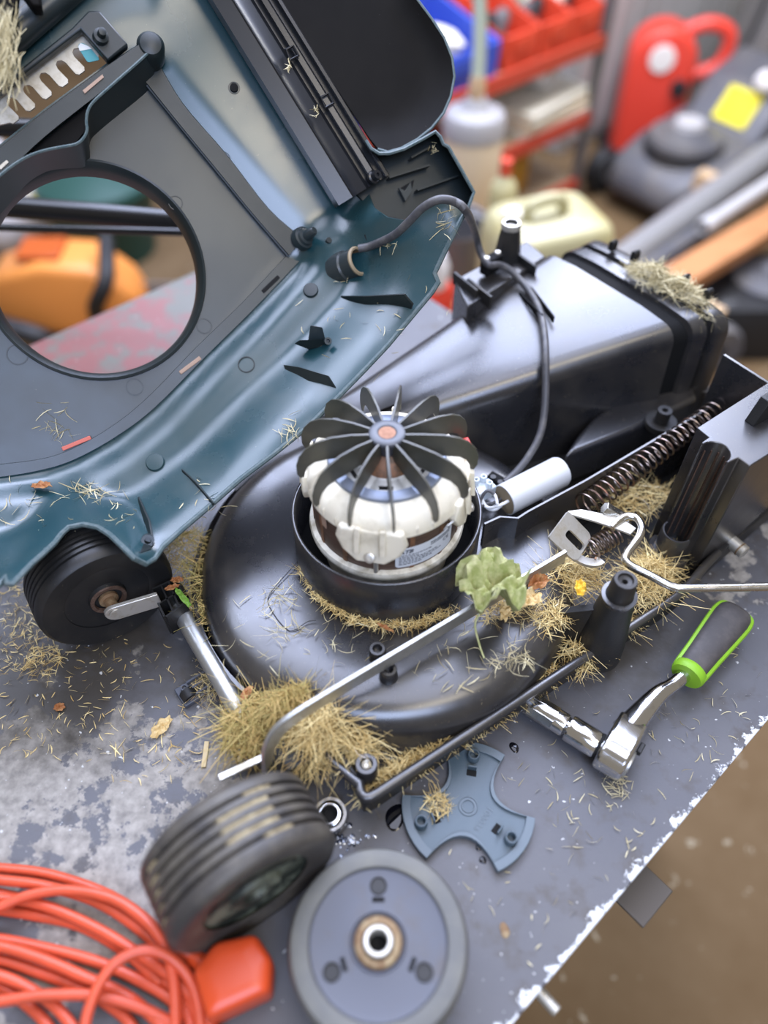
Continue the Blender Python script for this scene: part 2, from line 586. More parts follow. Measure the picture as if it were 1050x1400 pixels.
def rounded(poly, r, n=4):                            # round the corners of a 2-D polygon
    out = []
    m = len(poly)
    for i in range(m):
        p, a, b2 = V(poly[i]).to_2d(), V(poly[i - 1]).to_2d(), V(poly[(i + 1) % m]).to_2d()
        rr = r[i] if isinstance(r, (list, tuple)) else r
        da, db = (a - p), (b2 - p)
        rr = min(rr, da.length * 0.45, db.length * 0.45)
        s_, e = p + da.normalized() * rr, p + db.normalized() * rr
        for k in range(n + 1):
            t = k / n
            out.append(tuple(s_ * (1 - t) ** 2 + p * 2 * t * (1 - t) + e * t * t))
    return out

# ------------------------------------------------------------------ the setting
FZ = -0.85
mb = MB().prism([S(-4, -3, FZ - 0.05), S(5, -3, FZ - 0.05), S(5, 4.6, FZ - 0.05), S(-4, 4.6, FZ - 0.05)], (0, 0, 0.05))
fl = obj('floor', mb, 'floor_concrete')
tag(fl, 'brown gritty concrete workshop floor', None, kind='structure')
mb = MB().prism([S(-4, 4.6, FZ - 0.05), S(5, 4.6, FZ - 0.05), S(5, 4.7, FZ - 0.05), S(-4, 4.7, FZ - 0.05)], (0, 0, 1.5))
tag(obj('wall_back', mb, 'wall_grey'), 'plain grey workshop wall behind the shelves', None, kind='structure')

# ------------------------------------------------------------------ workbench
BN0, BN1, BS0, BS1 = -0.009, 1.133, -1.25, 0.82
bench = thing('workbench', 'grey painted steel workbench with worn pale patches and chipped white edge', 'workbench', (0, 0, 0))
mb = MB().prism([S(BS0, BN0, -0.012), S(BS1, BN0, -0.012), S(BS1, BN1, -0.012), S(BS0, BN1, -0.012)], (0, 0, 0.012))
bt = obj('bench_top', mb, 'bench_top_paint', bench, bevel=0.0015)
m = MATS['bench_top_paint']
t = m.node_tree
N, L = t.nodes, t.links
pb = N['Principled BSDF']
tc = N.new('ShaderNodeTexCoord')
dp = N.new('ShaderNodeVectorMath')
dp.operation = 'DOT_PRODUCT'
dp.inputs[1].default_value = tuple(SN)
L.new(tc.outputs['Object'], dp.inputs[0])
nn = N.new('ShaderNodeTexNoise')
nn.inputs['Scale'].default_value = 60
nn.inputs['Detail'].default_value = 6
nn.inputs['Roughness'].default_value = 0.75
L.new(tc.outputs['Object'], nn.inputs['Vector'])
ma = N.new('ShaderNodeMath')
ma.operation = 'MULTIPLY_ADD'
L.new(nn.outputs[0], ma.inputs[0])
ma.inputs[1].default_value = -0.055
L.new(dp.outputs['Value'], ma.inputs[2])
mr = N.new('ShaderNodeMapRange')
mr.inputs[1].default_value, mr.inputs[2].default_value = -0.0345, -0.0325
mr.inputs[3].default_value, mr.inputs[4].default_value = 1, 0
L.new(ma.outputs[0], mr.inputs[0])
mx = N.new('ShaderNodeMix')
mx.data_type = 'RGBA'
L.new(mr.outputs[0], mx.inputs[0])
L.new(pb.inputs['Base Color'].links[0].from_socket, mx.inputs[6])
mx.inputs[7].default_value = (0.66, 0.68, 0.68, 1)
L.new(mx.outputs[2], pb.inputs['Base Color'])

mb = MB()
for a, b_, n0 in ((BS0, BS1, BN0 + 0.02), (BS0, BS1, BN1 - 0.06)):
    mb.prism([S(a, n0, -0.06), S(b_, n0, -0.06), S(b_, n0 + 0.04, -0.06), S(a, n0 + 0.04, -0.06)], (0, 0, 0.048))
obj('apron', mb, 'bench_leg', bench, bevel=0.002)
for s_ in (BS0 + 0.05, BS1 - 0.1):
    for n_ in (BN0 + 0.04, BN1 - 0.09):
        mb = MB().prism([S(s_, n_, FZ), S(s_ + 0.05, n_, FZ), S(s_ + 0.05, n_ + 0.05, FZ), S(s_, n_ + 0.05, FZ)], (0, 0, -FZ - 0.012))
        obj('leg', mb, 'bench_leg', bench, bevel=0.003)
# a clamp plate and a rod end stick out under the front edge
p = W(882, 1205, -0.03)
mb = MB().box(p + SN * 0.01 + V((0, 0, -0.03)), (0.05, 0.07, 0.004), x=SA).box(p + SN * 0.02 + V((0, 0, -0.06)), (0.008, 0.05, 0.06), x=SA)
obj('clamp_plate', mb, 'bench_leg', bench, bevel=0.001, label='dark clamp plate under the edge')
p = W(748, 1368, -0.04)
obj('rod_end', MB().cyl(p + SN * 0.06, p - SN * 0.012, 0.006, seg=14, ch=0.001), 'zinc', bench, label='pale steel rod end')

# ------------------------------------------------------------------ mower deck
RC = V((0.003, 0.5356, 0))                            # centre of the motor ring
deck = thing('mower_deck', 'black plastic lawnmower deck, spiral housing with a tall rear discharge chute', 'mower deck', tuple(RC))
ri, rj = 0.179, 0.224


def deck_outline(inset=0.0):
    pts = [(0 + inset, 0 + inset), (0.44, 0 + inset), (0.50, 0.016 + inset), (0.73 - inset, 0.04 + inset), (0.73 - inset, 0.455 - inset)]
    pts = rounded(pts + [(0.30, 0.462 - inset)], [0.02, 0.05, 0.05, 0.01, 0.02, 0.05], 5)
    rr = 0.228 - inset
    for k in range(19):
        a = R(95 + 128 * k / 18)
        pts.append((ri + rr * math.cos(a), rj + rr * math.sin(a)))
    return pts


o1, o2 = deck_outline(), deck_outline(0.006)
zf, zr = 0.022, 0.048
rows = [[D(*p, zf - 0.004) for p in o1], [D(*p, zr) for p in o1], [D(*p, zr) for p in o2], [D(*p, zf) for p in o2]]
mb = MB().loft(rows, cu=True)
o3 = o2
mb.add([D(*p, zf) for p in o3], [tuple(range(len(o3)))])
mb.add([D(*p, zf - 0.004) for p in o1], [tuple(range(len(o1)))[::-1]])
obj('tray', mb, 'deck_dark', deck, bevel=0.0012)
# rolled lip along the open side
path = [(0.012, 0.055), (0.004, 0.03)] + [p for p in deck_outline(0.002) if p[1] < 0.045 and p[0] < 0.52 and p[0] > 0.0 and p[0] < 0.5]
path = [q for q in deck_outline(0.002)[:18] if q[0] < 0.52]
path = [(0.002, 0.09), (0.002, 0.05)] + path
obj('lip', MB().tube([D(*p, zr + 0.002) for p in path], 0.0052, 10), 'deck_plastic', deck)


def vr(a):                                            # the housing widens towards the front
    d = (a + PI / 2) % (2 * PI)
    d = min(d, 2 * PI - d)
    return 1.0 + 0.05 * max(0.0, math.cos(d / 2)) ** 2


prof = [(0.098, 0.078), (0.106, 0.079), (0.150, 0.083), (0.178, 0.083), (0.190, 0.0805), (0.199, 0.075), (0.205, 0.067), (0.209, 0.055), (0.212, 0.024), (0.216, 0.022)]
obj('spiral_housing', MB().lathe(prof, RC, seg=96, rs=lambda a: 1.0 if False else vr(a)), 'deck_plastic', deck, sharp=60)
# flange line round the front of the housing
pts = [RC + V((math.cos(a), math.sin(a), 0)) * 0.223 + V((0, 0, 0.040)) for a in [R(150 + k * 4) for k in range(23)]]
obj('flange', MB().flatbar(pts, (0, 0, 1), 0.03, 0.004), 'deck_plastic', deck)
# ring wall round the motor
prof = [(0.1025, 0.074), (0.1025, 0.150), (0.1015, 0.151), (0.1000, 0.151), (0.0990, 0.150), (0.0985, 0.074)]
obj('motor_ring', MB().lathe(prof, RC, seg=72), 'deck_plastic', deck, sharp=50)
obj('ring_floor', MB().lathe([(0.0, 0.082), (0.0986, 0.082)], RC, seg=40), 'deck_rubber', deck)
# hatch outline pressed in the top of the housing
p = W(440, 850, 0.0835)
c = [W(u, v, 0.0838) for u, v in ((407, 768), (372, 808), (368, 828), (395, 862), (420, 850), (432, 848))]
obj('pressed_line', MB().flatbar(smooth_path(c, 4), (0, 0, 1), 0.0006, 0.0008), 'deck_dark', deck)


def tube_boss(c, r, h, name='screw_boss', m='deck_plastic', ri_=None):
    ri_ = r * 0.55 if ri_ is None else ri_
    return obj(name, MB().lathe([(r * 1.15, 0), (r, h - 0.001), (r - 0.0008, h), (ri_ + 0.0005, h), (ri_, h - 0.001), (ri_, h * 0.4), (0, h * 0.4)], c, seg=22), m, deck)


tube_boss(W(531, 925, 0.083), 0.0085, 0.016)
tube_boss(W(516, 896, 0.083), 0.0085, 0.014)
tube_boss(W(711, 803, 0.080), 0.0080, 0.012)
# corner screw boss with wings
c = D(0.028, 0.030, 0.022)
b_ = tube_boss(c, 0.011, 0.034)
mb = MB()
for a in (25, 145, 265):
    d = V((math.cos(R(a)), math.sin(R(a)), 0))
    mb.prism([c + d * 0.008, c + d * 0.024, c + d * 0.022 + V((0, 0, 0.012)), c + d * 0.009 + V((0, 0, 0.026))], d.cross(V((0, 0, 1))) * 0.003)
obj('gusset', mb, 'deck_plastic', b_)
c2 = D(0.028, 0.030, 0.022 + 0.024)
obj('screw', MB().lathe([(0, 0.006), (0.002, 0.006), (0.0045, 0.008), (0.006, 0.005), (0.006, 0)], c2, seg=16), 'zinc', b_)
# tall conical screw post
c = V((0.2317, 0.423, 0.022)) + DB * 0.012 + V((0.012, 0, 0))
pr = [(0.027, 0), (0.0255, 0.03), (0.0170, 0.108), (0.0170, 0.111), (0.0140, 0.1115), (0.0122, 0.137), (0.0112, 0.139), (0.0080, 0.139), (0.0070, 0.136), (0.003, 0.135), (0.002, 0.128), (0, 0.128)]
o = obj('screw_post', MB().lathe(pr, c, seg=40), 'deck_dark', deck, sharp=45)
obj('collar', MB().lathe([(0.0172, 0.106), (0.0182, 0.108), (0.0180, 0.1125), (0.0142, 0.1130)], c, seg=36), 'deck_plastic', o)
mb = MB()
mb.prism([c + V((-0.03, 0.0, 0.0)), c + V((-0.075, 0.02, 0.0)), c + V((-0.068, 0.018, 0.045)), c + V((-0.016, 0, 0.085))], (0.004, 0.008, 0))
obj('web', mb, 'deck_dark', o)

# discharge chute: inverted-U sections from the housing to the rear mouth
F0, F1, F2 = W(470, 598, 0.122), W(925, 450, 0.20), W(1006, 432, 0.203)
K0, K1, K2 = W(430, 555, 0.122), W(745, 342, 0.20), W(812, 319, 0.203)


def chute_row(F, K, ins, zb=0.024):
    F, K = V(F), V(K)
    ax = (K - F)
    ax.z = 0
    e = ax.normalized()
    F2_, K2_ = F + e * ins, K - e * ins
    zt = F.z - ins
    wd = (K2_ - F2_).length
    row = []
    r = 0.022
    row.append(V((F2_.x, F2_.y, zb)) - e * 0.012)
    row.append(V((F2_.x, F2_.y, zb + 0.08)) - e * 0.007)
    for k in range(6):
        a = PI / 2 * k / 5
        row.append(V((F2_.x, F2_.y, zt - r)) + e * (r * (1 - math.cos(a))) + V((0, 0, r * math.sin(a))) - e * (0.007 * (1 - k / 5) * 0.4))
    for q in (0.25, 0.5, 0.75):
        row.append(F2_ + (K2_ - F2_) * q + V((0, 0, (K2_.z - F2_.z) * 0)) + V((0, 0, zt - F2_.z + 0.003)))
    for k in range(6):
        a = PI / 2 * k / 5
        row.append(V((K2_.x, K2_.y, zt - r)) - e * (r * (1 - math.sin(a))) + V((0, 0, r * math.cos(a))))
    row.append(V((K2_.x, K2_.y, zb)) + e * 0.006)
    return row


def lerp(a, b, t):
    return a + (b - a) * t


secs = []
for t_ in (0, 0.2, 0.4, 0.6, 0.8, 0.97, 1.0):
    secs.append((lerp(F0, F1, t_), lerp(K0, K1, t_), 0.0))
for q, ins in ((0.004, 0.008), (0.05, 0.010), (0.34, 0.010), (0.36, 0.002), (0.60, 0.002), (0.61, 0.008), (0.70, 0.008), (0.72, 0.001), (0.90, 0.0), (0.97, 0.002), (1.0, 0.006)):
    secs.append((lerp(F1, F2, q), lerp(K1, K2, q), ins))
mb = MB().loft([chute_row(*s_) for s_ in secs])
n_ = len(chute_row(*secs[0]))
mb.add(chute_row(*secs[-1]), [tuple(range(n_))])
mb.add(chute_row(*secs[0]), [tuple(range(n_))[::-1]])
chute = obj('discharge_chute', mb, 'deck_plastic', deck, sharp=48)
# black rubber bands in the grooves
for q, wd, name in ((0.19, 0.34, 'wide_seal'), (0.655, 0.10, 'narrow_seal')):
    rows = []
    for qq in (q - wd * 0.46, q + wd * 0.46):
        rows.append(chute_row(lerp(F1, F2, qq), lerp(K1, K2, qq), 0.0072))
    obj(name, MB().loft(rows), 'deck_rubber', chute)
# tabs at the mouth
for u, v in ((833, 343), (863, 357), (893, 372), (931, 390), (962, 410)):
    p = W(u, v, 0.207)
    d = (K2 - F2).normalized()
    obj('tab', MB().prism([p - d * 0.004, p + d * 0.004, p + d * 0.004 + V((0, 0, 0.012)), p - d * 0.001 + V((0, 0, 0.015)), p - d * 0.004 + V((0, 0, 0.012))], DA * 0.010), 'deck_dark', chute, bevel=0.0007)
# wedge clip holding the cable on top
for (u0, v0), (u1, v1), dz in (((711, 402), (741, 440), 0.011), ((726, 393), (757, 441), 0.009)):
    a, b2 = W(u0, v0, 0.186), W(u1, v1, 0.188)
    s_ = (b2 - a).cross(V((0, 0, 1))).normalized()
    obj('cable_clip', MB().prism([a, b2, b2 + V((0, 0, dz)), a + V((0, 0, 0.003))], s_ * 0.002), 'deck_rubber', chute)
# ledge at the foot of the chute, drain notch
o = obj('notch_frame', MB().tube(smooth_path([W(u, v, z) for u, v, z in ((951, 470, 0.125), (944, 505, 0.105), (940, 522, 0.095), (952, 532, 0.088), (965, 536, 0.086), (978, 528, 0.09), (989, 521, 0.095))], 4), 0.0028, 8), 'deck_plastic', deck)

# block behind the chute with screw post and cable clamp
blk = [W(622, 373, 0.205), W(722, 320, 0.205), W(748, 342, 0.205), W(640, 410, 0.205)]
o = obj('rear_block', MB().prism([V((p.x, p.y, 0.03)) for p in blk], (0, 0, 0.165)), 'deck_plastic', deck, bevel=0.002)
c = W(693, 352, 0.195)
mb = MB().lathe([(0.019, 0), (0.0135, 0.040), (0.0125, 0.044), (0.0125, 0.050), (0.0085, 0.051), (0.007, 0.047), (0, 0.046)], c, seg=8)
o2_ = obj('screw_post', mb, 'deck_dark', deck)
obj('bushing', MB().lathe([(0.0128, 0.044), (0.0135, 0.046), (0.0125, 0.052), (0.009, 0.052), (0.0075, 0.047), (0, 0.047)], c, seg=22), 'zinc', o2_)
for u, v in ((636, 392), (655, 401), (715, 360)):
    p = W(u, v, 0.197)
    obj('rib', MB().box(p, (0.004, 0.05, 0.018), x=DA), 'deck_dark', deck, bevel=0.0006)

# inner wall beside the capacitor
wa, wb = W(668, 712, 0.118), W(990, 545, 0.125)
wp = [W(662, 716, 0.118), W(684, 706, 0.118), W(708, 708, 0.118), W(722, 699, 0.118), W(800, 657, 0.120), W(990, 545, 0.125)]
rows = []
for p in wp:
    e = DB * 0.0016
    rows.append([V((p.x, p.y, 0.024)) - e, p - e, p + e, V((p.x, p.y, 0.024)) + e])
obj('inner_wall', MB().loft(rows, cap=True), 'deck_plastic', deck, bevel=0.0005)
# bulge behind the wall
pl = [(760, 668), (778, 640), (797, 617), (822, 598), (852, 584), (890, 573), (930, 570), (935, 590), (850, 632)]
o = obj('gearbox_bulge', MB().prism([W(u, v, 0.030) for u, v in pl], (0, 0, 0.062)), 'deck_plastic', deck, bevel=0.006, bseg=3)
c = W(903, 578, 0.094)
mb = MB().lathe([(0.020, -0.004), (0.020, 0.004), (0.012, 0.004), (0.009, 0.003), (0.009, 0.022), (0.004, 0.022), (0.003, 0.015), (0, 0.015)], c, seg=24)
obj('pivot_boss', mb, 'deck_dark', deck)
# rear cross wall
a, b2 = D(0.585, 0.175, 0), D(0.60, 0.09, 0)
a, b2 = W(990, 484, 0.20), W(1062, 530, 0.20)
obj('cross_wall', MB().loft([[V((p.x, p.y, 0.024)) - DA * 0.002, p - DA * 0.002, p + DA * 0.002, V((p.x, p.y, 0.024)) + DA * 0.002] for p in (a, b2)], cap=True), 'deck_plastic', deck, bevel=0.0006)

# handle tower at the rear corner: prism with a round channel in its front face
ch = []
for k in range(13):
    a = R(90 - 180 * k / 12)
    ch.append((0.4742 + 0.0165 * math.cos(a), 0.0558 + 0.0150 * math.sin(a)))
tw = [(0.487, 0.0915), (0.487, 0.0745), (0.4738, 0.0735)] + ch + [(0.4742, 0.0385), (0.4885, 0.0373), (0.4885, 0.0230), (0.56, 0.024), (0.73, 0.045), (0.73, 0.105)]
tower = obj('handle_tower', MB().prism([D(*p, 0.022) for p in tw], (0, 0, 0.19)), 'deck_plastic', deck, bevel=0.0012)
c = D(0.4742, 0.0558, 0.046)
mb = MB().lathe([(0.0182, 0), (0.0182, 0.034), (0.0172, 0.036), (0.0155, 0.036), (0.0150, 0.035), (0.0150, 0.0)], c, x=-DA, seg=24, a0=R(-95), a1=R(95))
mb.lathe([(0.026, -0.014), (0.026, 0.0), (0.0245, 0.002), (0.0182, 0.001), (0.0182, -0.014)], c, x=-DA, seg=24, a0=R(-95), a1=R(95))
mb.lathe([(0, 0.006), (0.0165, 0.006)], c, seg=20)
obj('channel_cup', mb, 'deck_plastic', tower)
mb = MB()
for k in range(6):
    a = R(70 - 28 * k)
    p = D(0.4742 + 0.0160 * math.cos(a), 0.0558 + 0.0145 * math.sin(a), 0.13)
    mb.box(p, (0.0016, 0.0016, 0.14))
obj('channel_ridge', mb, 'stator', tower, label='brown ridges inside the channel')
p = W(1040, 578, 0.212)
obj('top_fin', MB().prism([p - DA * 0.012, p + DA * 0.04, p + DA * 0.04 + V((0, 0, 0.03)), p - DA * 0.002 + V((0, 0, 0.03))], DB * 0.012), 'deck_dark', tower, bevel=0.001)
p = D(0.60, 0.03, 0.03)
# front axle bracket under the straw
p = D(-0.058, 0.120, 0.0)
obj('axle_bracket', MB().prism([p + V((0, 0, 0.006)), p + DA * 0.07 + V((0, 0, 0.006)), p + DA * 0.07 + V((0, 0, 0.05)), p + DA * 0.02 + V((0, 0, 0.054)), p + V((0, 0, 0.042))], DB * -0.055), 'deck_dark', deck, bevel=0.002)
# front bracket near the wheel: open lattice of thin ribs
br = [W(u, v, 0.075) for u, v in ((209, 806), (226, 842), (252, 822), (240, 792))]
mb = MB()
for i in range(4):
    a, b2 = br[i], br[(i + 1) % 4]
    s_ = (b2 - a).cross(V((0, 0, 1))).normalized() * 0.0022
    mb.prism([V((a.x, a.y, 0.04)), V((b2.x, b2.y, 0.04)), b2, a], s_)
for q in (0.33, 0.66):
    a, b2 = lerp(br[0], br[3], q), lerp(br[1], br[2], q)
    mb.prism([V((a.x, a.y, 0.04)), V((b2.x, b2.y, 0.04)), b2, a], (br[3] - br[0]).normalized() * 0.002)
a, b2 = lerp(br[0], br[1], 0.5), lerp(br[3], br[2], 0.5)
mb.prism([V((a.x, a.y, 0.04)), V((b2.x, b2.y, 0.04)), b2, a], (br[1] - br[0]).normalized() * 0.002)
mb.prism([V((q.x, q.y, 0.036)) for q in br], (0, 0, 0.004))
obj('rib_lattice', mb, 'deck_dark', deck)
a = W(247, 835, 0.05)
obj('axle_sleeve', MB().cyl(a - DB * -0.012, a + DB * 0.03, 0.016, seg=24, ch=0.001), 'deck_dark', deck)
# rear axle stub under the tower
p = W(1004, 744, 0.045)
o = thing('axle_end', 'steel axle end sticking out under the rear handle tower', 'axle', tuple(p))
obj('stub', MB().cyl(p + DB * 0.05, p - DB * 0.016, 0.0085, seg=20, ch=0.001), 'zinc', o)
obj('groove', MB().lathe([(0.0088, 0), (0.0091, 0.001), (0.0088, 0.002)], p - DB * 0.010, DB, seg=20), 'rust', o)

# ------------------------------------------------------------------ electric motor
motor = thing('electric_motor', 'electric mower motor with cream end bell and thirteen-blade cooling fan', 'motor', tuple(RC + V((0, 0, 0.082))))
mz = 0.0
o = obj('flange', MB().lathe([(0.070, 0.0823), (0.074, 0.122), (0.0800, 0.126), (0.0838, 0.132), (0.0842, 0.137), (0.0830, 0.141), (0.078, 0.143), (0.070, 0.143)], RC, seg=64), 'motor_flange', motor)
o = obj('stator', MB().lathe([(0.070, 0.140), (0.0782, 0.141), (0.0782, 0.197), (0.06, 0.197)], RC, seg=64), 'stator', motor, sharp=50)
for k in range(14):
    a = 2 * PI * k / 14 + 0.1
    d = V((math.cos(a), math.sin(a), 0))
    obj('weld_seam', MB().box(RC + d * 0.0782 + V((0, 0, 0.168)), (0.0014, 0.005, 0.054), x=d), 'copper', o)
prof = [(0.0822, 0.199), (0.0815, 0.208), (0.0775, 0.2165), (0.0705, 0.2222), (0.0650, 0.2243), (0.0600, 0.2255), (0.0595, 0.2225), (0.045, 0.220)]
bell = obj('end_bell', MB().lathe(prof, RC, seg=64), 'bell_aluminium', motor, sharp=50, solid=0.0015)
obj('air_ring', MB().lathe([(0.0600, 0.226), (0.0595, 0.2295), (0.0575, 0.2305), (0.0485, 0.2305), (0.0475, 0.2295), (0.0475, 0.222)], RC, seg=64), 'annulus', motor)
obj('inner_plate', MB().lathe([(0.0480, 0.2215), (0.044, 0.2225), (0.030, 0.2235), (0.027, 0.2245), (0.026, 0.2205)], RC, seg=48), 'steel_bar', motor)
obj('winding', MB().lathe([(0.030, 0.2185), (0.026, 0.226), (0.020, 0.234), (0.013, 0.240), (0.0, 0.240)], RC, seg=36), 'copper', motor)
obj('dark_inside', MB().lathe([(0.0, 0.200), (0.060, 0.200), (0.060, 0.2200)], RC, seg=30), 'bore_black', motor)
for k in range(6):
    a = 2 * PI * k / 6 + 0.5
    d = V((math.cos(a), math.sin(a), 0))
    obj('air_slot', MB().box(RC + d * 0.038 + V((0, 0, 0.2230)), (0.004, 0.014, 0.0012), x=d), 'bore_black', motor)


def radial(r, a, z):                                  # cylinder coordinates round the motor axis
    return RC + V((math.cos(a) * r, math.sin(a) * r, z))


for k, adeg in enumerate((-101, -14, 76, 166)):
    a0 = R(adeg)
    # shield-shaped foot: wide at the bell, chamfered to a narrow toe
    shp = [(-22, 0.210), (22, 0.210), (25, 0.192), (20, 0.176), (10, 0.1640), (-10, 0.1640), (-20, 0.176), (-25, 0.192)]
    rows = []
    top = [radial(0.0868, a0 + R(x), z) for x, z in shp]
    mid = [radial(0.0868 + 0.0015, a0 + R(x * 0.86), lerp(z, 0.186, 0.1)) for x, z in shp]
    bot = [radial(0.0785, a0 + R(x), z) for x, z in shp]
    mb = MB().loft([bot, top, mid], cu=True)
    mb.add(mid, [tuple(range(8))])
    ft = obj('bell_foot', mb, 'bell_aluminium', motor, bevel=0.0012)
    # recessed window between two posts
    for x in (-8.5, 8.5):
        obj('foot_rib', MB().prism([radial(0.0880, a0 + R(x - 2), 0.181), radial(0.0880, a0 + R(x + 2), 0.181), radial(0.084, a0 + R(x + 2), 0.215), radial(0.084, a0 + R(x - 2), 0.215)], V((math.cos(a0), math.sin(a0), 0.2)) * 0.0042), 'bell_aluminium', ft, bevel=0.0008)
    d = V((math.cos(a0), math.sin(a0), 0.75)).normalized()
    p = radial(0.0870, a0, 0.1745)
    obj('screw', MB().lathe([(0.0055, 0), (0.0055, 0.0035), (0.0045, 0.0042), (0.0022, 0.0042), (0.0016, 0.0030), (0, 0.0030)], p, d, seg=18), 'zinc', ft)
    obj('tie_bolt', MB().cyl(radial(0.0800, a0 + R(3), 0.142), radial(0.0800, a0 + R(3), 0.168), 0.0026, seg=10), 'zinc', motor)
for adeg in (-58, -70, -30, -140, -128, 120, 32, 45, 110, -160, -145, 8):
    a0 = R(adeg)
    obj('bell_rib', MB().prism([radial(0.0665, a0 - R(1.3), 0.2225), radial(0.0822, a0 - R(1.1), 0.2075), radial(0.0822, a0 - R(1.1), 0.199), radial(0.066, a0 - R(1.3), 0.210)], V((-math.sin(a0), math.cos(a0), 0)) * 0.0036 + V((0, 0, 0.0022)) + V((math.cos(a0), math.sin(a0), 0)) * 0.0012), 'bell_aluminium', bell, bevel=0.0006)
# red terminal and spade lug
p = radial(0.086, R(18), 0.214)
obj('red_terminal', MB().box(p, (0.008, 0.012, 0.018), x=(math.cos(R(18)), math.sin(R(18)), 0)), 'red_plastic', motor, bevel=0.001)
p = radial(0.084, R(-46), 0.1905)
d = V((math.cos(R(-46)), math.sin(R(-46)), 0))
t_ = V((0, 0, 1)).cross(d)
mb = MB().prism([p - t_ * 0.004, p + t_ * 0.004, p + t_ * 0.004 + V((0, 0, 0.010)) + d * 0.004, p - t_ * 0.004 + V((0, 0, 0.010)) + d * 0.004], d * 0.0012)
sp = obj('spade_lug', mb, 'white_paint', motor)
obj('hole', MB().cyl(p + d * 0.0022 + V((0, 0, 0.0035)), p + d * 0.0036 + V((0, 0, 0.003)), 0.0011, seg=10), 'bore_black', sp)
p = radial(0.080, R(-142), 0.186)
obj('sticker', MB().box(p, (0.001, 0.007, 0.016), x=(math.cos(R(-142)), math.sin(R(-142)), 0)), 'tan_mark', motor)

# rating plate, wrapped on the stator
LR, LA0, LA1, LZ0, LZ1 = 0.0792, R(-84), R(-34), 0.1470, 0.1775
rows = []
cor = 0.003
for k in range(25):
    a = lerp(LA0, LA1, k / 24)
    e = min(k, 24 - k) / 24 * (LA1 - LA0) * LR
    q = 0.0 if e >= cor else cor - math.sqrt(max(0, cor * cor - (cor - e) ** 2))
    rows.append([radial(LR, a, LZ0 + q), radial(LR, a, LZ1 - q)])
plate = obj('rating_plate', MB().loft(rows), 'label_paper', motor, solid=0.0003)


def on_label(x0, z0):
    def f(x, y):
        return radial(LR + 0.0004, LA0 + (x0 + x) / LR, z0 + y)
    return f


mb = text_mesh('ATB', 0.0078, on_label(0.0035, 0.1690), bold=0.00025, shear=0.3)
obj('lettering', mb, 'ink', plate, recalc=False)
mb = text_mesh('CE', 0.0075, on_label(0.0545, 0.1620), bold=0.0001)
obj('lettering', mb, 'ink', plate, recalc=False)
rnd = random.Random(3)
mb = MB()
for r_ in range(6):
    x, z = 0.0035, 0.1655 - 0.0028 * r_
    lim = (0.040, 0.024, 0.045, 0.050, 0.038, 0.028)[r_]
    while x < lim:
        wd = rnd.uniform(0.0012, 0.004)
        f = on_label(x, z)
        mb.add([f(0, 0), f(wd, 0), f(wd, 0.0012), f(0, 0.0012)], [(0, 1, 2, 3)])
        x += wd + 0.0009
for r_ in range(2):
    x, z = 0.038, 0.1730 - 0.003 * r_
    while x < 0.064:
        wd = rnd.uniform(0.0008, 0.002)
        f = on_label(x, z)
        mb.add([f(0, 0), f(wd, 0), f(wd, 0.0018), f(0, 0.0018)], [(0, 1, 2, 3)])
        x += wd + 0.0005
obj('print_line', mb, 'ink', plate, recalc=False)

# cooling fan
HZ = 0.262
fan = obj('fan_hub', MB().lathe([(0.0, HZ - 0.0012), (0.0085, HZ - 0.0012), (0.0092, HZ - 0.0004), (0.0100, HZ), (0.0165, HZ), (0.0178, HZ - 0.001), (0.0180, HZ - 0.004), (0.0150, HZ - 0.008), (0.0120, HZ - 0.022), (0.0, HZ - 0.022)], RC, seg=40), 'hub_plastic', motor)
obj('shaft_end', MB().lathe([(0, HZ - 0.0006), (0.0085, HZ - 0.0008)], RC, seg=24), 'shaft_copper', fan)
bp = [(0.014, -0.0015), (0.035, 0.0005), (0.055, 0.0005), (0.070, -0.003), (0.080, -0.009), (0.087, -0.018), (0.0905, -0.029), (0.0905, -0.041), (0.0875, -0.047), (0.0838, -0.0465),
      (0.0825, -0.040), (0.079, -0.033), (0.072, -0.0285), (0.060, -0.0275), (0.040, -0.027), (0.014, -0.024)]
for k in range(13):
    a0 = R(-90.0 + 360 / 13 * k)
    rows = []
    for sgn in (-1, 1):
        row = []
        for r, dz in bp:
            sw = 0.0065 * ((r - 0.014) / 0.076) ** 2
            th = 0.0007 + 0.0006 * (1 - r / 0.09)
            d = V((math.cos(a0), math.sin(a0), 0))
            t_ = V((-d.y, d.x, 0))
            row.append(RC + d * r + t_ * (sw + sgn * th) + V((0, 0, HZ + dz)))
        rows.append(row)
    n_ = len(bp)
    mb = MB().loft(rows, cu=True)
    mb.add(rows[0], [tuple(range(n_))])
    mb.add(rows[1], [tuple(range(n_))[::-1]])
    obj('fan_blade', mb, 'fan_plastic', motor)

# ------------------------------------------------------------------ mower hood, seen from inside
L1 = [(-90, 650), (0, 640), (60, 632), (100, 618), (150, 590), (200, 550), (270, 478), (330, 420), (394, 352)]   # lower edge of the flat plate
L1U = [(394, 352), (197, 112)]                        # its upper right edge


def seg_dist(p, a, b):
    ax, ay = a
    dx, dy = b[0] - ax, b[1] - ay
    t_ = max(0, min(1, ((p[0] - ax) * dx + (p[1] - ay) * dy) / (dx * dx + dy * dy)))
    return math.hypot(p[0] - ax - t_ * dx, p[1] - ay - t_ * dy)


def line_dist(p, ln):
    return min(seg_dist(p, ln[i], ln[i + 1]) for i in range(len(ln) - 1))


def inside(p, poly):
    c_ = False
    n = len(poly)
    for i in range(n):
        (x0, y0), (x1, y1) = poly[i], poly[i - 1]
        if (y0 > p[1]) != (y1 > p[1]) and p[0] < (x1 - x0) * (p[1] - y0) / (y1 - y0) + x0:
            c_ = not c_
    return c_


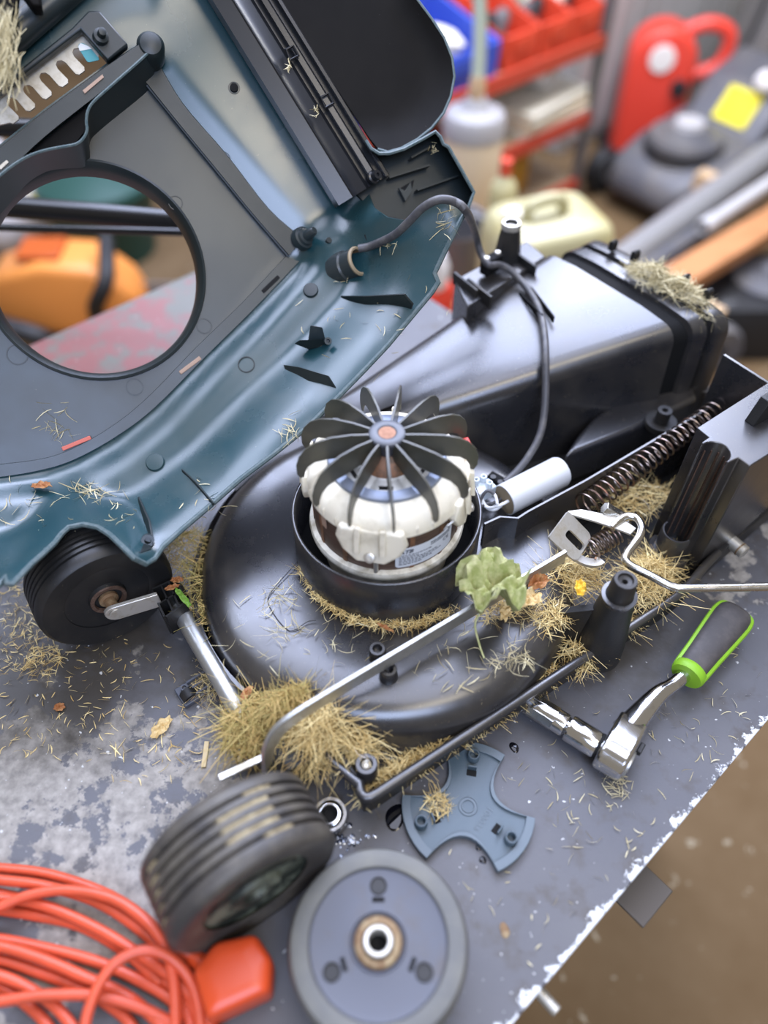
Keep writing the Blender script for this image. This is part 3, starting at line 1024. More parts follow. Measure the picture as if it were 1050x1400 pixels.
PLATE = L1 + [(197, 112), (130, 165), (-90, 330)]


def pw(x, tab):
    for i in range(len(tab) - 1):
        if x <= tab[i + 1][0]:
            t_ = (x - tab[i][0]) / (tab[i + 1][0] - tab[i][0])
            t_ = max(0, min(1, t_))
            return tab[i][1] + (tab[i + 1][1] - tab[i][1]) * t_
    return tab[-1][1]


LOW = [(0, 0.0), (14, 0.002), (24, 0.006), (36, 0.018), (48, 0.026), (62, 0.030), (82, 0.034), (94, 0.040), (108, 0.052), (125, 0.068), (150, 0.090), (175, 0.106), (230, 0.130)]
UPP = [(0, 0.0), (30, 0.008), (45, 0.012), (90, 0.016), (170, 0.024), (300, 0.034)]
ARCH = [(203, 768), (183, 763), (150, 731), (134, 721), (114, 717), (94, 721), (74, 743), (43, 771), (10, 800)]


def hood_h(u, v):                       # height of the shell over the plate, softened
    if inside((u, v), PLATE) and line_dist((u, v), L1) > 9 and line_dist((u, v), L1U) > 9:
        return 0.0
    k = 7.0
    return sum(hood_raw(u + dx * k, v + dy * k) for dx, dy in ((0, 0), (1, 0), (-1, 0), (0, 1), (0, -1), (0.7, 0.7), (-0.7, 0.7), (0.7, -0.7), (-0.7, -0.7))) / 9


def hood_raw(u, v):
    p = (u, v)
    if inside(p, PLATE):
        return 0.0
    dl, du = line_dist(p, L1), line_dist(p, L1U)
    # side of the corner line (394,352)-(640,190)
    s_ = ((u - 394) * (190 - 352) - (v - 352) * (640 - 394)) / math.hypot(246, 162)      # >0 above
    k = max(0, min(1, 0.5 + s_ / 50))
    k = k * k * (3 - 2 * k)
    if v < 330 - 0.75 * u + 40 and u < 210:
        k = 1.0
        du = min(du, 90)
    hL, hU = pw(dl, LOW), pw(du, UPP)
    h = hL * (1 - k) + hU * k
    h += 0.030 * max(0, min(1, (dl - 40) / 120)) * max(0, min(1, (430 - u) / 300)) * (1 - k)
    if v > 560:
        da = line_dist(p, ARCH)
        q = max(0, 1 - da / 55)
        h += 0.036 * q * q * (3 - 2 * q) * max(0, min(1, (215 - u) / 40))
    return h


OUT = [(640, 283), (630, 300), (606, 348), (594, 374), (599, 386), (591, 399), (560, 436), (530, 472), (500, 504), (460, 545), (420, 584), (375, 620),
       (330, 654), (290, 689), (250, 723), (222, 748), (211, 764), (199, 771), (183, 763), (166, 746), (150, 731), (134, 721), (114, 717), (94, 721),
       (84, 730), (74, 743), (58, 758), (43, 771), (17, 799), (10, 799), (8, 789), (0, 800), (-40, 826), (-90, 850), (-90, -60), (300, -60), (420, 60),
       (490, 225), (512, 284), (530, 297), (552, 301), (575, 290), (598, 277), (620, 280)]
HC, HRX = (131, 372), 0
HOLE_R = 0.1165


def hole_pt(a, r=HOLE_R, h=0.0):
    X, Y, Z = basis(HN, (1, 0, 0))
    return HP0 + X * (math.cos(a) * r) + Y * (math.sin(a) * r) + HN * h


def to_px(P):
    d = P - CAM
    z = d.dot(FWD)
    return (525 + FPX * d.x / z, 700 - FPX * d.dot(UPV) / z)


WINDOW = [(-90, 205), (-40, 165), (112, 48), (150, 84), (60, 150), (0, 198), (-90, 266)]
hole = [to_px(hole_pt(2 * PI * k / 64)) for k in range(64)]
hole = [q for q in hole]


def resample(poly, step, closed=True):
    out = []
    n = len(poly)
    for i in range(n if closed else n - 1):
        a, b2 = poly[i], poly[(i + 1) % n]
        L_ = math.hypot(b2[0] - a[0], b2[1] - a[1])
        k = max(1, int(L_ / step))
        for j in range(k):
            out.append((a[0] + (b2[0] - a[0]) * j / k, a[1] + (b2[1] - a[1]) * j / k))
    if not closed:
        out.append(poly[-1])
    return out


def cdt_sheet(outline, holes, step, hf, extra=()):
    pts, edges = [], []

    def loop(pl, closed=True):
        o0 = len(pts)
        pts.extend(V(q) for q in pl)
        n = len(pl)
        for i in range(n if closed else n - 1):
            edges.append((o0 + i, o0 + (i + 1) % n))
    ro = resample(outline, step)
    loop(ro)
    rh = [resample(h_, step) for h_ in holes]
    for h_ in rh:
        loop(h_)
    for e in extra:
        loop(resample(e, step, False), False)
    allb = list(pts)
    us = [q[0] for q in outline]
    vs_ = [q[1] for q in outline]
    y = min(vs_) + step * 0.5
    row = 0
    while y < max(vs_):
        x = min(us) + (step * 0.5 if row % 2 else 0)
        while x < max(us):
            if inside((x, y), outline) and not any(inside((x, y), h_) for h_ in holes):
                if min((q.x - x) ** 2 + (q.y - y) ** 2 for q in allb) > (step * 0.45) ** 2:
                    pts.append(V((x, y)))
            x += step
        y += step * 0.87
        row += 1
    vv, ee, ff, _, _, _ = geometry.delaunay_2d_cdt(pts, edges, [], 0, 1e-5)
    mb = MB()
    fs = []
    for f in ff:
        cx, cy = sum(vv[i].x for i in f) / len(f), sum(vv[i].y for i in f) / len(f)
        if inside((cx, cy), ro) and not any(inside((cx, cy), h_) for h_ in rh):
            fs.append(tuple(f))
    mb.add([hf(q.x, q.y) for q in vv], fs)
    return mb


base = HP(190, 770, 0.10)
hood = thing('mower_hood', 'dark green plastic mower hood tipped up, inside facing out, round motor opening', 'mower hood', (base.x, base.y, 0.06))


def in_win(q):
    return (max(-89, q[0]), q[1])


plate_out = resample(L1, 12, False) + resample([(394, 352), (197, 112), (130, 165), (-90, 330)], 12, False)
sheet = cdt_sheet(OUT, [[(-89, 204), (112, 48), (150, 84), (60, 150), (0, 198), (-89, 264)], hole], 9, lambda u, v: HP(u, v, hood_h(u, v)), extra=(L1[1:], L1U, [(197, 112), (130, 165), (-80, 322)]))
# the flat plate and the shell round it are one moulding
shell = obj('hood_shell', sheet, 'hood_plastic', hood, sharp=80, solid=0.003, soff=0)
me = shell.data
me.materials.append(MATS['hood_plate'])
off = V(hood.location)
for p in me.polygons:
    if inside(to_px(V(p.center) + off), PLATE):
        p.material_index = 1
# edge bead
edge = resample(OUT[:34], 9, False)
obj('edge_bead', MB().tube([HP(u, v, hood_h(u, v)) for u, v in edge], 0.0030, 8), 'hood_edge', hood)

# duct ring round the motor opening
X, Y, Z = basis(HN, (1, 0, 0))
obj('duct_ring', MB().lathe([(HOLE_R + 0.004, 0.001), (HOLE_R + 0.0035, 0.006), (HOLE_R + 0.001, 0.007), (HOLE_R - 0.002, 0.004), (HOLE_R - 0.005, -0.006), (HOLE_R - 0.006, -0.026), (HOLE_R + 0.003, -0.026), (HOLE_R + 0.004, 0.001)], HP0, HN, seg=80), 'hood_dark', hood)


def strip(l_in, l_out, h0, h1, m='hood_plate', name='seal_strip', n=5, parent=hood, hf=None):
    a = smooth_path([(u, v, 0) for u, v in l_in], n)
    b2 = smooth_path([(u, v, 0) for u, v in l_out], n)
    rows = []
    for p, q in zip(a, b2):
        g = hf(p, q) if hf else 0.0
        rows.append([HP(p.x, p.y, h0 + g), HP(lerp(p.x, q.x, 0.06), lerp(p.y, q.y, 0.06), h1 + g), HP(lerp(p.x, q.x, 0.94), lerp(p.y, q.y, 0.94), h1 + g), HP(q.x, q.y, h0 + g)])
    return obj(name, MB().loft(rows), m, parent, sharp=30)


li = [(-90, 642), (0, 634), (60, 626), (100, 612), (150, 584), (200, 544), (270, 472), (330, 414), (390, 350)]
lo = [(-90, 660), (0, 653), (62, 642), (106, 627), (160, 597), (212, 558), (283, 487), (344, 427), (410, 358)]
seal = strip(li, lo, -0.002, 0.0065, 'hood_plate', 'seal_strip', 5)
# slots and coloured marks in the strip
for (u0, v0), (u1, v1), m_, nm in (((359, 399), (381, 378), 'bore_black', 'slot'), ((246, 510), (274, 489), 'tan_mark', 'tan_mark'), ((85, 612), (124, 597), 'red_mark', 'red_mark')):
    a, b2 = HP(u0, v0, 0.007), HP(u1, v1, 0.007)
    if nm == 'red_mark':
        a, b2 = HP(85, 614, 0.0072), HP(124, 598, 0.0072)
    obj(nm, MB().box((a + b2) / 2, ((b2 - a).length, 0.0045, 0.002), x=(b2 - a), z=HN), m_, seal, bevel=0.0006)

# raised diagonal band with its swelling
li = [(197, 112), (245, 171), (300, 238), (345, 293), (394, 350)]
lo = [(214, 78), (250, 140), (310, 210), (368, 285), (415, 325)]
band = strip(li, lo, 0.0, 0.010, 'hood_dark', 'raised_band', 4, hf=lambda p, q: 0.5 * hood_h(q.x, q.y) if False else 0.004)
obj('edge_bead', MB().tube([HP(u, v, 0.008) for u, v in li], 0.0018, 6), 'hood_dark', band)


def ring_mark(u, v, r, h=None, m='hood_dark', filled=None, par=hood):
    h = hood_h(u, v) if h is None else h
    n_ = (HP(u, v, h + 0.01) - HP(u, v, h)).normalized()
    # face the local surface
    e = 4
    n_ = (HP(u + e, v, hood_h(u + e, v)) - HP(u - e, v, hood_h(u - e, v))).cross(HP(u, v - e, hood_h(u, v - e)) - HP(u, v + e, hood_h(u, v + e))).normalized()
    c_ = HP(u, v, h)
    rr = r / FPX * 0.85
    if filled:
        return obj('button', MB().lathe([(rr, -0.002), (rr, 0.003), (rr * 0.9, 0.0045), (0, 0.005)], c_, n_, seg=24), filled, par)
    return obj('ejector_mark', MB().lathe([(rr, -0.001), (rr, 0.0022), (rr * 0.88, 0.0022), (rr * 0.88, -0.001)], c_, n_, seg=24), m, par)


for u, v, r in ((24, 485, 14), (184, 529, 12), (279, 446, 11), (240, 278, 10), (320, 121, 8), (306, 218, 10), (337, 499, 12)):
    ring_mark(u, v, r)
ring_mark(425, 398, 11, filled='hood_plate')
ring_mark(213, 633, 13, filled='hood_plastic')
ring_mark(320, 121, 6, filled='bore_black')

# turned guide pin
c = HP(411, 328, 0.012)
ax = (HN * 0.8 + V((0.55, 0.1, 0.25))).normalized()
mb = MB().lathe([(0.0135, 0), (0.0130, 0.008), (0.0105, 0.009), (0.0095, 0.012), (0.0065, 0.013), (0.0050, 0.026), (0.0035, 0.028), (0, 0.028)], c, ax, seg=24)
obj('guide_pin', mb, 'hood_plate', hood)
# tube socket, rusty inside
c = HP(470, 366, 0.030)
ax = (HN * 0.62 + V((0.75, 0.0, 0.30))).normalized()
o = obj('tube_socket', MB().lathe([(0.019, -0.012), (0.0185, 0.006), (0.0165, 0.008), (0.0165, 0.024), (0.0155, 0.025), (0.0135, 0.025), (0.0130, 0.024), (0.0130, -0.004), (0, -0.004)], c, ax, seg=32), 'hood_plate', hood)
obj('rim', MB().lathe([(0.0168, 0.0225), (0.0172, 0.0245), (0.0155, 0.0262), (0.0135, 0.0258), (0.0128, 0.023)], c, ax, seg=32), 'phenolic', o)
obj('rusty_bore', MB().lathe([(0.0129, 0.024), (0.0127, 0.0), (0, -0.003)], c, ax, seg=28), 'rust', o)
# small hook beside the pin
obj('hook', MB().tube(smooth_path([HP(444, 338, 0.012), HP(446, 333, 0.02), HP(450, 328, 0.03)], 3), 0.0035, 8), 'hood_plate', hood)


def fin(pts, th=0.0022, m='hood_dark', name='stiffening_rib'):
    P = [HP(u, v, hood_h(u, v) + dh) for u, v, dh in pts]
    n_ = (P[1] - P[0]).cross(P[-1] - P[0]).normalized()
    return obj(name, MB().prism(P, n_ * th), m, hood, bevel=0.0005)


fin([(468, 408, -0.002), (500, 418, -0.002), (563, 424, -0.002), (566, 415, 0.006), (554, 401, 0.022), (500, 404, 0.014), (467, 404, 0.002)])
fin([(392, 508, -0.002), (420, 522, -0.002), (462, 533, -0.002), (450, 514, 0.016), (410, 502, 0.010), (389, 499, 0.002)])
fin([(252, 650, -0.003), (292, 692, -0.002), (294, 688, 0.008), (270, 660, 0.008), (250, 641, 0.002)])
fin([(192, 690, -0.002), (206, 742, -0.002), (212, 744, 0.01), (206, 712, 0.012), (191, 679, 0.004)])
# corner pocket with screw eye
mb = MB()
P = [HP(u, v, hood_h(u, v) + 0.003) for u, v in ((168, 712), (178, 716), (190, 732), (212, 744), (206, 752), (192, 757), (176, 746))]
mb.prism(P, HN * -0.006)
o = obj('corner_pocket', mb, 'hood_dark', hood, bevel=0.001)
c = HP(202, 739, hood_h(202, 739) + 0.006)
obj('screw_eye', MB().lathe([(0.0065, -0.008), (0.0065, 0.003), (0.0035, 0.003), (0.003, -0.002), (0, -0.002)], c, HN, seg=20), 'hood_plate', o)
# latch lug half way up the wall
P0 = HP(428, 476, hood_h(428, 476) + 0.004)
o = obj('latch_lug', MB().prism([HP(u, v, hood_h(428, 470) + dh) for u, v, dh in ((402, 470, 0.004), (422, 478, 0.003), (449, 474, 0.003), (450, 466, 0.012), (436, 465, 0.016), (408, 466, 0.012))], HN * 0.007), 'hood_dark', hood, bevel=0.001)
obj('tongue', MB().prism([HP(u, v, hood_h(428, 462) + dh) for u, v, dh in ((421, 466, 0.010), (444, 464, 0.010), (440, 448, 0.020), (424, 445, 0.020))], HN * 0.004), 'hood_plate', o, bevel=0.001)
obj('screw_eye', MB().lathe([(0.0042, 0), (0.0042, 0.006), (0.0022, 0.006), (0.0018, 0.002), (0, 0.002)], HP(447, 467, hood_h(447, 467) + 0.012), HN, seg=16), 'hood_plate', o)
# pressed square by the wheel arch
sq = [(134, 731 - 85), (150, 638), (172, 656), (166, 670)]
sq = rounded([(132, 660), (148, 638), (174, 660), (162, 676)], 7, 3)
obj('pressed_square', MB().tube([HP(u, v, hood_h(u, v) + 0.0006) for u, v in sq], 0.0009, 6, closed=True), 'hood_dark', hood)
# arch side wall
rows = []
for (u0, v0, h0), (u1, v1, h1) in (((165, 672, 0.052), (168, 744, 0.10)), ((163, 665, 0.078), (160, 730, 0.118)), ((140, 662, 0.066), (130, 700, 0.11))):
    rows.append([HP(u0, v0, h0), HP((u0 + u1) / 2, (v0 + v1) / 2, (h0 + h1) / 2), HP(u1, v1, h1)])

# air baffle: S-shaped wall standing on the plate
top = [(213, 62), (190, 84), (150, 119), (128, 139), (120, 152), (118, 166), (119, 178), (114, 189), (104, 197), (84, 201), (60, 206), (38, 214), (18, 226), (0, 240), (-40, 275), (-90, 320)]
bot = [(207, 119), (184, 139), (150, 166), (128, 185), (122, 194), (121, 205), (122, 214), (119, 222), (112, 228), (92, 229), (68, 232), (50, 240), (34, 252), (20, 268), (-20, 310), (-90, 350)]
rows = []
tp, bt_ = smooth_path([(u, v, 0) for u, v in top], 3), smooth_path([(u, v, 0) for u, v in bot], 3)
for p, q in zip(tp, bt_):
    rows.append([HP(q.x, q.y, 0.0005), HP(lerp(p.x, q.x, 0.5), lerp(p.y, q.y, 0.5), 0.022), HP(p.x, p.y, 0.044)])
baf = obj('air_baffle', MB().loft(rows), 'hood_plate', hood, solid=0.0022, sharp=60)
obj('edge_bead', MB().tube([HP(p.x, p.y, 0.0445) for p in tp], 0.0016, 6), 'hood_edge', baf)
# long dark ledge between the baffle and the window
li = [(-90, 268), (0, 200), (60, 152), (150, 86), (196, 56)]
lo = [(-90, 320), (0, 246), (62, 188), (150, 118), (214, 64)]
led = strip(li, lo, 0.02, 0.044, 'hood_dark', 'long_ledge', 4)
P = [HP(u, v, 0.0448) for u, v in ((113, 124), (140, 102), (142, 106), (116, 128))]
obj('pale_mark', MB().prism(P, HN * 0.0006), 'tan_mark', led)
P = [HP(u, v, 0.0448) for u, v in ((-2, 228), (9, 219), (12, 222), (1, 232))]
obj('pale_mark', MB().prism(P, HN * 0.0006), 'comb_steel', led)
P = [HP(u, v, 0.030) for u, v in ((62, 192), (120, 146), (118, 178), (104, 196), (60, 205), (30, 218))]
obj('dark_gusset', MB().prism(P, HN * 0.003), 'flap_plastic', led)
# dome at the ledge end
c = HP(206, 66, 0.035)
obj('ledge_end', MB().lathe([(0.015, -0.02), (0.0145, 0.006), (0.011, 0.011), (0.006, 0.0125), (0, 0.013)], c, HN, seg=24), 'hood_dark', led)

# window frame and the height comb
fr = rounded([(-89, 192), (-40, 156), (108, 38), (128, 26), (168, 66), (150, 84), (112, 48), (-40, 165), (-89, 205)], 6, 3)
P = [HP(u, v, 0.028) for u, v in ((-89, 195), (-40, 157), (100, 45), (122, 22), (137, 22), (176, 68), (148, 90), (112, 48), (-40, 166), (-89, 206))]
o = obj('window_frame', MB().prism(P, HN * 0.012), 'hood_dark', hood, bevel=0.002)
c = HP(137, 52, 0.040)
obj('frame_pin', MB().lathe([(0.008, 0), (0.0075, 0.006), (0.0045, 0.007), (0.004, 0.014), (0, 0.015)], c, (HN + V((0.3, 0, 0.1))).normalized(), seg=18), 'hood_dark', o)
cm = [(-52, 176)]
import itertools
teeth = [(-30, 158), (14, 124), (36, 107), (58, 90), (80, 74), (102, 58)]
# comb outline: straight back edge, five rounded teeth
back0, back1 = V((-45, 165)), V((113, 48))
ux = (back1 - back0).normalized()
uy = V((0.66, 0.75)).normalized()
out = [back0]
L_ = (back1 - back0).length
out.append(back1)
for k in range(6):
    c0 = back1 - ux * (8 + 28.0 * k) * 1.0
    if k == 0:
        tip = [c0 + ux * 7 + uy * 2, c0 + ux * 7 + uy * 34, c0 + ux * 4 + uy * 38, c0 - ux * 5 + uy * 38, c0 - ux * 8 + uy * 35]
    else:
        tip = [c0 + ux * 7 + uy * 18, c0 + ux * 8 + uy * 38, c0 + ux * 5 + uy * 42, c0 - ux * 4 + uy * 42, c0 - ux * 7 + uy * 38]
    out += tip
    if k < 5:
        cg = c0 - ux * 14
        out += [cg + ux * 7 + uy * 18, cg + ux * 5 + uy * 12, cg + uy * 9, cg - ux * 5 + uy * 12]
out.append(back0 + uy * 20)
P = [HP(q.x, q.y, 0.022) for q in out]
comb = obj('height_comb', MB().prism(P, HN * 0.0025), 'comb_steel', hood, label='pale metal comb with rounded teeth')
P = [HP(u, v, 0.0262) for u, v in rounded([(106, 64), (110, 58), (121, 63), (137, 82), (120, 86)], 3, 2)]
stk = obj('teal_sticker', MB().prism(P, HN * 0.0008), 'teal_sticker', hood, label='teal and white sticker')
P = [HP(u, v, 0.0272) for u, v in ((107, 64), (110, 59), (121, 63.5), (125, 67), (109, 70))]
obj('white_band', MB().prism(P, HN * 0.0006), 'white_paint', stk)

# black guide rail: long channel with two ridges
a0, b0 = V((296, -60)), V((494, 262))
ax2 = (b0 - a0).normalized()
cx = V((-ax2.y, ax2.x)) * -1                          # towards upper right
sect = [(-42, 0.026), (-40, 0.040), (-36, 0.060), (-14, 0.064), (-12, 0.0655), (-10, 0.062), (-2, 0.058), (8, 0.056), (12, 0.050), (19, 0.050), (21, 0.058), (28, 0.059), (30, 0.050), (38, 0.050), (40, 0.058), (44, 0.058), (45, 0.040)]
rows = []
for k in range(9):
    q = a0 + (b0 - a0) * (k / 8)
    rows.append([HP((q + cx * s_).x, (q + cx * s_).y, h) for s_, h in sect])
rail = obj('guide_rail', MB().loft(rows, cap=True), 'rail_plastic', hood, sharp=25)
for u, v in ((398, 74), (446, 139)):
    P = [HP(u + dx, v + dy, 0.062) for dx, dy in ((-8, -6), (3, -11), (10, 2), (-1, 8))]
    obj('clip', MB().tube(P, 0.0016, 6, closed=True), 'rail_plastic', rail)
c = HP(509, 243, 0.055)
o = obj('rail_screw', MB().lathe([(0.0075, 0), (0.0075, 0.004), (0.0055, 0.005), (0.005, 0.012), (0.002, 0.012), (0.002, 0.009), (0, 0.009)], c, (HN + V((0.4, 0, 0.1))).normalized(), seg=20), 'rail_plastic', rail)

# rear flap: big black panel with a rounded corner
fo = [(340, -60), (560, -60), (566, -6), (590, 26), (607, 52), (618, 80), (621, 105), (616, 132), (606, 155), (590, 175), (570, 191), (548, 203), (530, 208), (516, 204), (505, 190)]
mbf = cdt_sheet(fo, [], 16, lambda u, v: HP(u, v, 0.040 + 0.00005 * max(0, 40 - line_dist((u, v), fo[1:14])) ** 1.55))
flap = obj('rear_flap', mbf, 'flap_plastic', hood, solid=0.003, sharp=80, label='black flap with a rounded corner')
obj('edge_bead', MB().tube([HP(u, v, 0.040 + 0.00005 * 40 ** 1.55) for u, v in resample(fo[1:14], 8, False)], 0.0018, 6), 'hood_edge', flap)

# corner bracket: shallow box beside the flap
bo = [(482, 178), (500, 192), (512, 208), (530, 212), (552, 206), (580, 190), (595, 180), (601, 186), (605, 196), (612, 200), (628, 228), (647, 263), (641, 281), (620, 276), (598, 272), (575, 288), (552, 300), (530, 296), (512, 290), (484, 262)]
mbk = MB()
P = [HP(u, v, 0.036) for u, v in bo]
mbk.prism(P, HN * -0.004)
brk = obj('corner_bracket', mbk, 'hood_dark', hood)
path = [(500, 192), (507, 203), (518, 210), (532, 210), (552, 204), (580, 189), (595, 180), (602, 187), (606, 197), (613, 201), (629, 229), (648, 263), (641, 282)]
rows = []
for u, v in path:
    rows.append([HP(u, v, 0.034), HP(u, v, 0.068)])
obj('bracket_wall', MB().loft(rows), 'hood_plastic', brk, solid=0.003)
obj('edge_bead', MB().tube([HP(u, v, 0.0685) for u, v in resample(path, 8, False)], 0.0021, 6), 'hood_edge', brk)
P = [HP(u, v, 0.038) for u, v in ((546, 258), (566, 246), (562, 262), (552, 272))]
obj('keyhole', MB().prism(P, HN * 0.001), 'bore_black', brk)
P = [HP(u, v, 0.039) for u, v in ((544, 258), (552, 262), (560, 250), (562, 262), (553, 276))]
obj('keyhole_lip', MB().prism(P, HN * 0.004), 'hood_plate', brk)
for (u0, v0), (u1, v1) in (((560, 218), (592, 200)), ((568, 262), (625, 242)), ((530, 245), (585, 228))):
    a, b2 = HP(u0, v0, 0.042), HP(u1, v1, 0.042)
    obj('stiffening_rib', MB().box((a + b2) / 2, ((b2 - a).length, 0.002, 0.014), x=b2 - a, z=HN), 'hood_dark', brk)
# dark cable slot under the bracket
P = [HP(u, v, 0.052) for u, v in ((497, 322), (530, 312), (534, 318), (541, 332), (530, 326), (500, 330))]
obj('cable_slot', MB().prism(P, HN * 0.004), 'bore_black', hood)
# recycling triangle and two moulded dashes on the pale wall
tri = rounded([(379, 184), (368, 206), (392, 205)], 5, 3)
obj('recycling_mark', MB().tube([HP(u, v, hood_h(u, v) + 0.0006) for u, v in tri], 0.0007, 5, closed=True), 'comb_steel', hood)
# black corner block at the very top left
P = [HP(u, v, 0.06) for u, v in ((-60, -40), (52, -40), (60, 23), (48, 22), (28, -4), (24, 48), (-60, 20))]
obj('corner_block', MB().prism(P, HN * 0.02), 'flap_plastic', hood, bevel=0.002)
# round-backed ridge along the top
rows = []
ra, rb = V((-90, 150)), V((150, -60))
for k in range(7):
    q = ra + (rb - ra) * (k / 6)
    e = V((0.62, 0.78))
    rows.append([HP((q + e * s_).x, (q + e * s_).y, h) for s_, h in ((-46, 0.02), (-34, 0.038), (-20, 0.046), (-4, 0.048), (10, 0.042), (20, 0.026))])
obj('top_ridge', MB().loft(rows), 'hood_plate', hood, solid=0.002, sharp=70)

# ------------------------------------------------------------------ handle tubes behind the hood
hd = thing('folding_handle', 'black tubular mower handle seen through the round opening', 'handle', tuple(HP(-60, 700, -0.2)))
ta, tb = T(-110, 278, 1.16), T(330, 306, 1.16)
p_ = [V((ta.x, ta.y + 0.02, 0.0)), V((ta.x, ta.y + 0.02, ta.z - 0.06)), ta + V((0.02, 0, -0.01)), ta + V((0.06, 0, 0)), tb - V((0.06, 0, 0)), tb + V((-0.02, 0, -0.01)), V((tb.x, tb.y + 0.02, tb.z - 0.06)), V((tb.x, tb.y + 0.02, 0.0))]
obj('upper_tube', MB().tube(smooth_path(p_, 6), 0.0165, 16), 'tube_black', hd)
ta, tb = T(-60, 309, 1.12), T(260, 318, 1.12)
obj('lower_tube', MB().tube([ta, lerp(ta, tb, 0.5), tb], 0.0055, 12), 'tube_black', hd)
ta, tb = T(-60, 172, 1.02), T(75, 176, 1.02)
obj('cross_tube', MB().tube([ta, tb], 0.012, 12), 'tube_black', hd)


# ------------------------------------------------------------------ wheels
def tyre_prof(Rr, wd, ribs=6):
    pr = [(Rr * 0.62, -wd / 2 + 0.004), (Rr * 0.80, -wd / 2 + 0.001), (Rr * 0.93, -wd / 2), (Rr * 0.985, -wd / 2 + 0.004)]
    z0, z1 = -wd / 2 + 0.006, wd / 2 - 0.006
    st = (z1 - z0) / ribs
    for k in range(ribs):
        a = z0 + st * k
        e = 0.012 * ((k + 0.5) / ribs - 0.5) ** 2
        pr += [(Rr * (1 - e), a + st * 0.12), (Rr * (1.003 - e), a + st * 0.4), (Rr * (1 - e), a + st * 0.70)]
        if k < ribs - 1:
            pr += [(Rr * 0.925, a + st * 0.78), (Rr * 0.925, a + st * 1.02)]
    pr += [(Rr * 0.985, wd / 2 - 0.004), (Rr * 0.93, wd / 2), (Rr * 0.80, wd / 2 - 0.001), (Rr * 0.62, wd / 2 - 0.004)]
    return pr


AX = -DB                                              # wheel axles run across the deck
# wheel still on the mower
c = V((-0.2995, 0.4646, 0.0755)) - AX * 0.029
wl = thing('mounted_wheel', 'black ribbed mower wheel still mounted under the green hood', 'wheel', (c.x, c.y, 0))
obj('tyre', MB().lathe(tyre_prof(0.075, 0.056), c, AX, seg=72), 'black_wheel', wl, sharp=50)
f = c + AX * 0.023
disc = obj('wheel_disc', MB().lathe([(0.062, 0.002), (0.058, 0.003), (0.054, 0.0005), (0.030, -0.001), (0.021, -0.001), (0.020, 0.003), (0.0175, 0.004), (0.016, 0.001), (0, 0.001)], f, AX, seg=60), 'black_wheel', wl, sharp=25)
obj('back_disc', MB().lathe([(0.060, 0), (0, 0)], c - AX * 0.023, AX, seg=40), 'black_wheel', wl)
obj('hub_ring', MB().lathe([(0.0200, 0.003), (0.0195, 0.005), (0.016, 0.005), (0.0150, 0.002)], f, AX, seg=32), 'stator', disc)
obj('axle_pin', MB().lathe([(0.0105, 0), (0.0105, 0.005), (0.008, 0.007), (0.0065, 0.007), (0.0065, 0.019), (0, 0.019)], f, AX, seg=20), 'rust', disc)
# crank arm and front axle
p0, p1 = f + AX * 0.021, W(222, 815, 0.078)
fa = thing('front_axle', 'bright steel front axle tube with flat crank arm', 'axle', (p0.x, p0.y, 0.02))
d = (p1 - p0).normalized()
n_ = AX
sd = d.cross(n_).normalized()
pl = []
for k in range(9):
    a = R(90 + 180 * k / 8)
    pl.append(p0 + d * (0.0115 * math.cos(a)) + sd * (0.0115 * math.sin(a)))
pl += [p1 - sd * 0.0115 - d * 0.004, p1 + sd * 0.0115 - d * 0.004]
obj('crank_arm', MB().prism(pl, n_ * 0.005), 'zinc', fa, bevel=0.0008)
obj('arm_rivet', MB().lathe([(0.0075, 0), (0.0075, 0.0012), (0, 0.0015)], p0 + n_ * 0.005, n_, seg=20), 'zinc', fa)
a0, a1 = W(243, 830, 0.05), W(334, 985, 0.05)
obj('axle_tube', MB().cyl(a0, a1, 0.0098, seg=28), 'steel_bar', fa)

# loose wheel standing on its tread
c = W(331, 1172, 0.079)
c = V((-0.124, 0.196, 0.0785))
lw = thing('loose_wheel', 'muddy ribbed rubber wheel standing upright beside the orange cable', 'wheel', (c.x, c.y, 0))
obj('tyre', MB().lathe(tyre_prof(0.078, 0.070), c, AX, seg=84), 'tyre_rubber', lw, sharp=50)
f = c + AX * 0.030
disc = obj('wheel_disc', MB().lathe([(0.066, 0.003), (0.063, 0.0035), (0.056, -0.002), (0.024, -0.003), (0.022, 0.002), (0.012, 0.002), (0.010, -0.003), (0, -0.003)], f, AX, seg=60), 'wheel_green_face', lw, sharp=25)
mb = MB().tube(smooth_path([f + basis(AX, (0, 0, 1))[0] * (0.034 * math.cos(a)) + basis(AX, (0, 0, 1))[1] * (0.046 * math.sin(a)) + AX * 0.0005 for a in [R(-60 + 10 * k) for k in range(13)]], 2), 0.0012, 6)
obj('moulded_line', mb, 'bore_black', disc)
obj('back_disc', MB().lathe([(0.066, 0), (0, 0)], c - AX * 0.029, AX, seg=40), 'wheel_disc', lw)
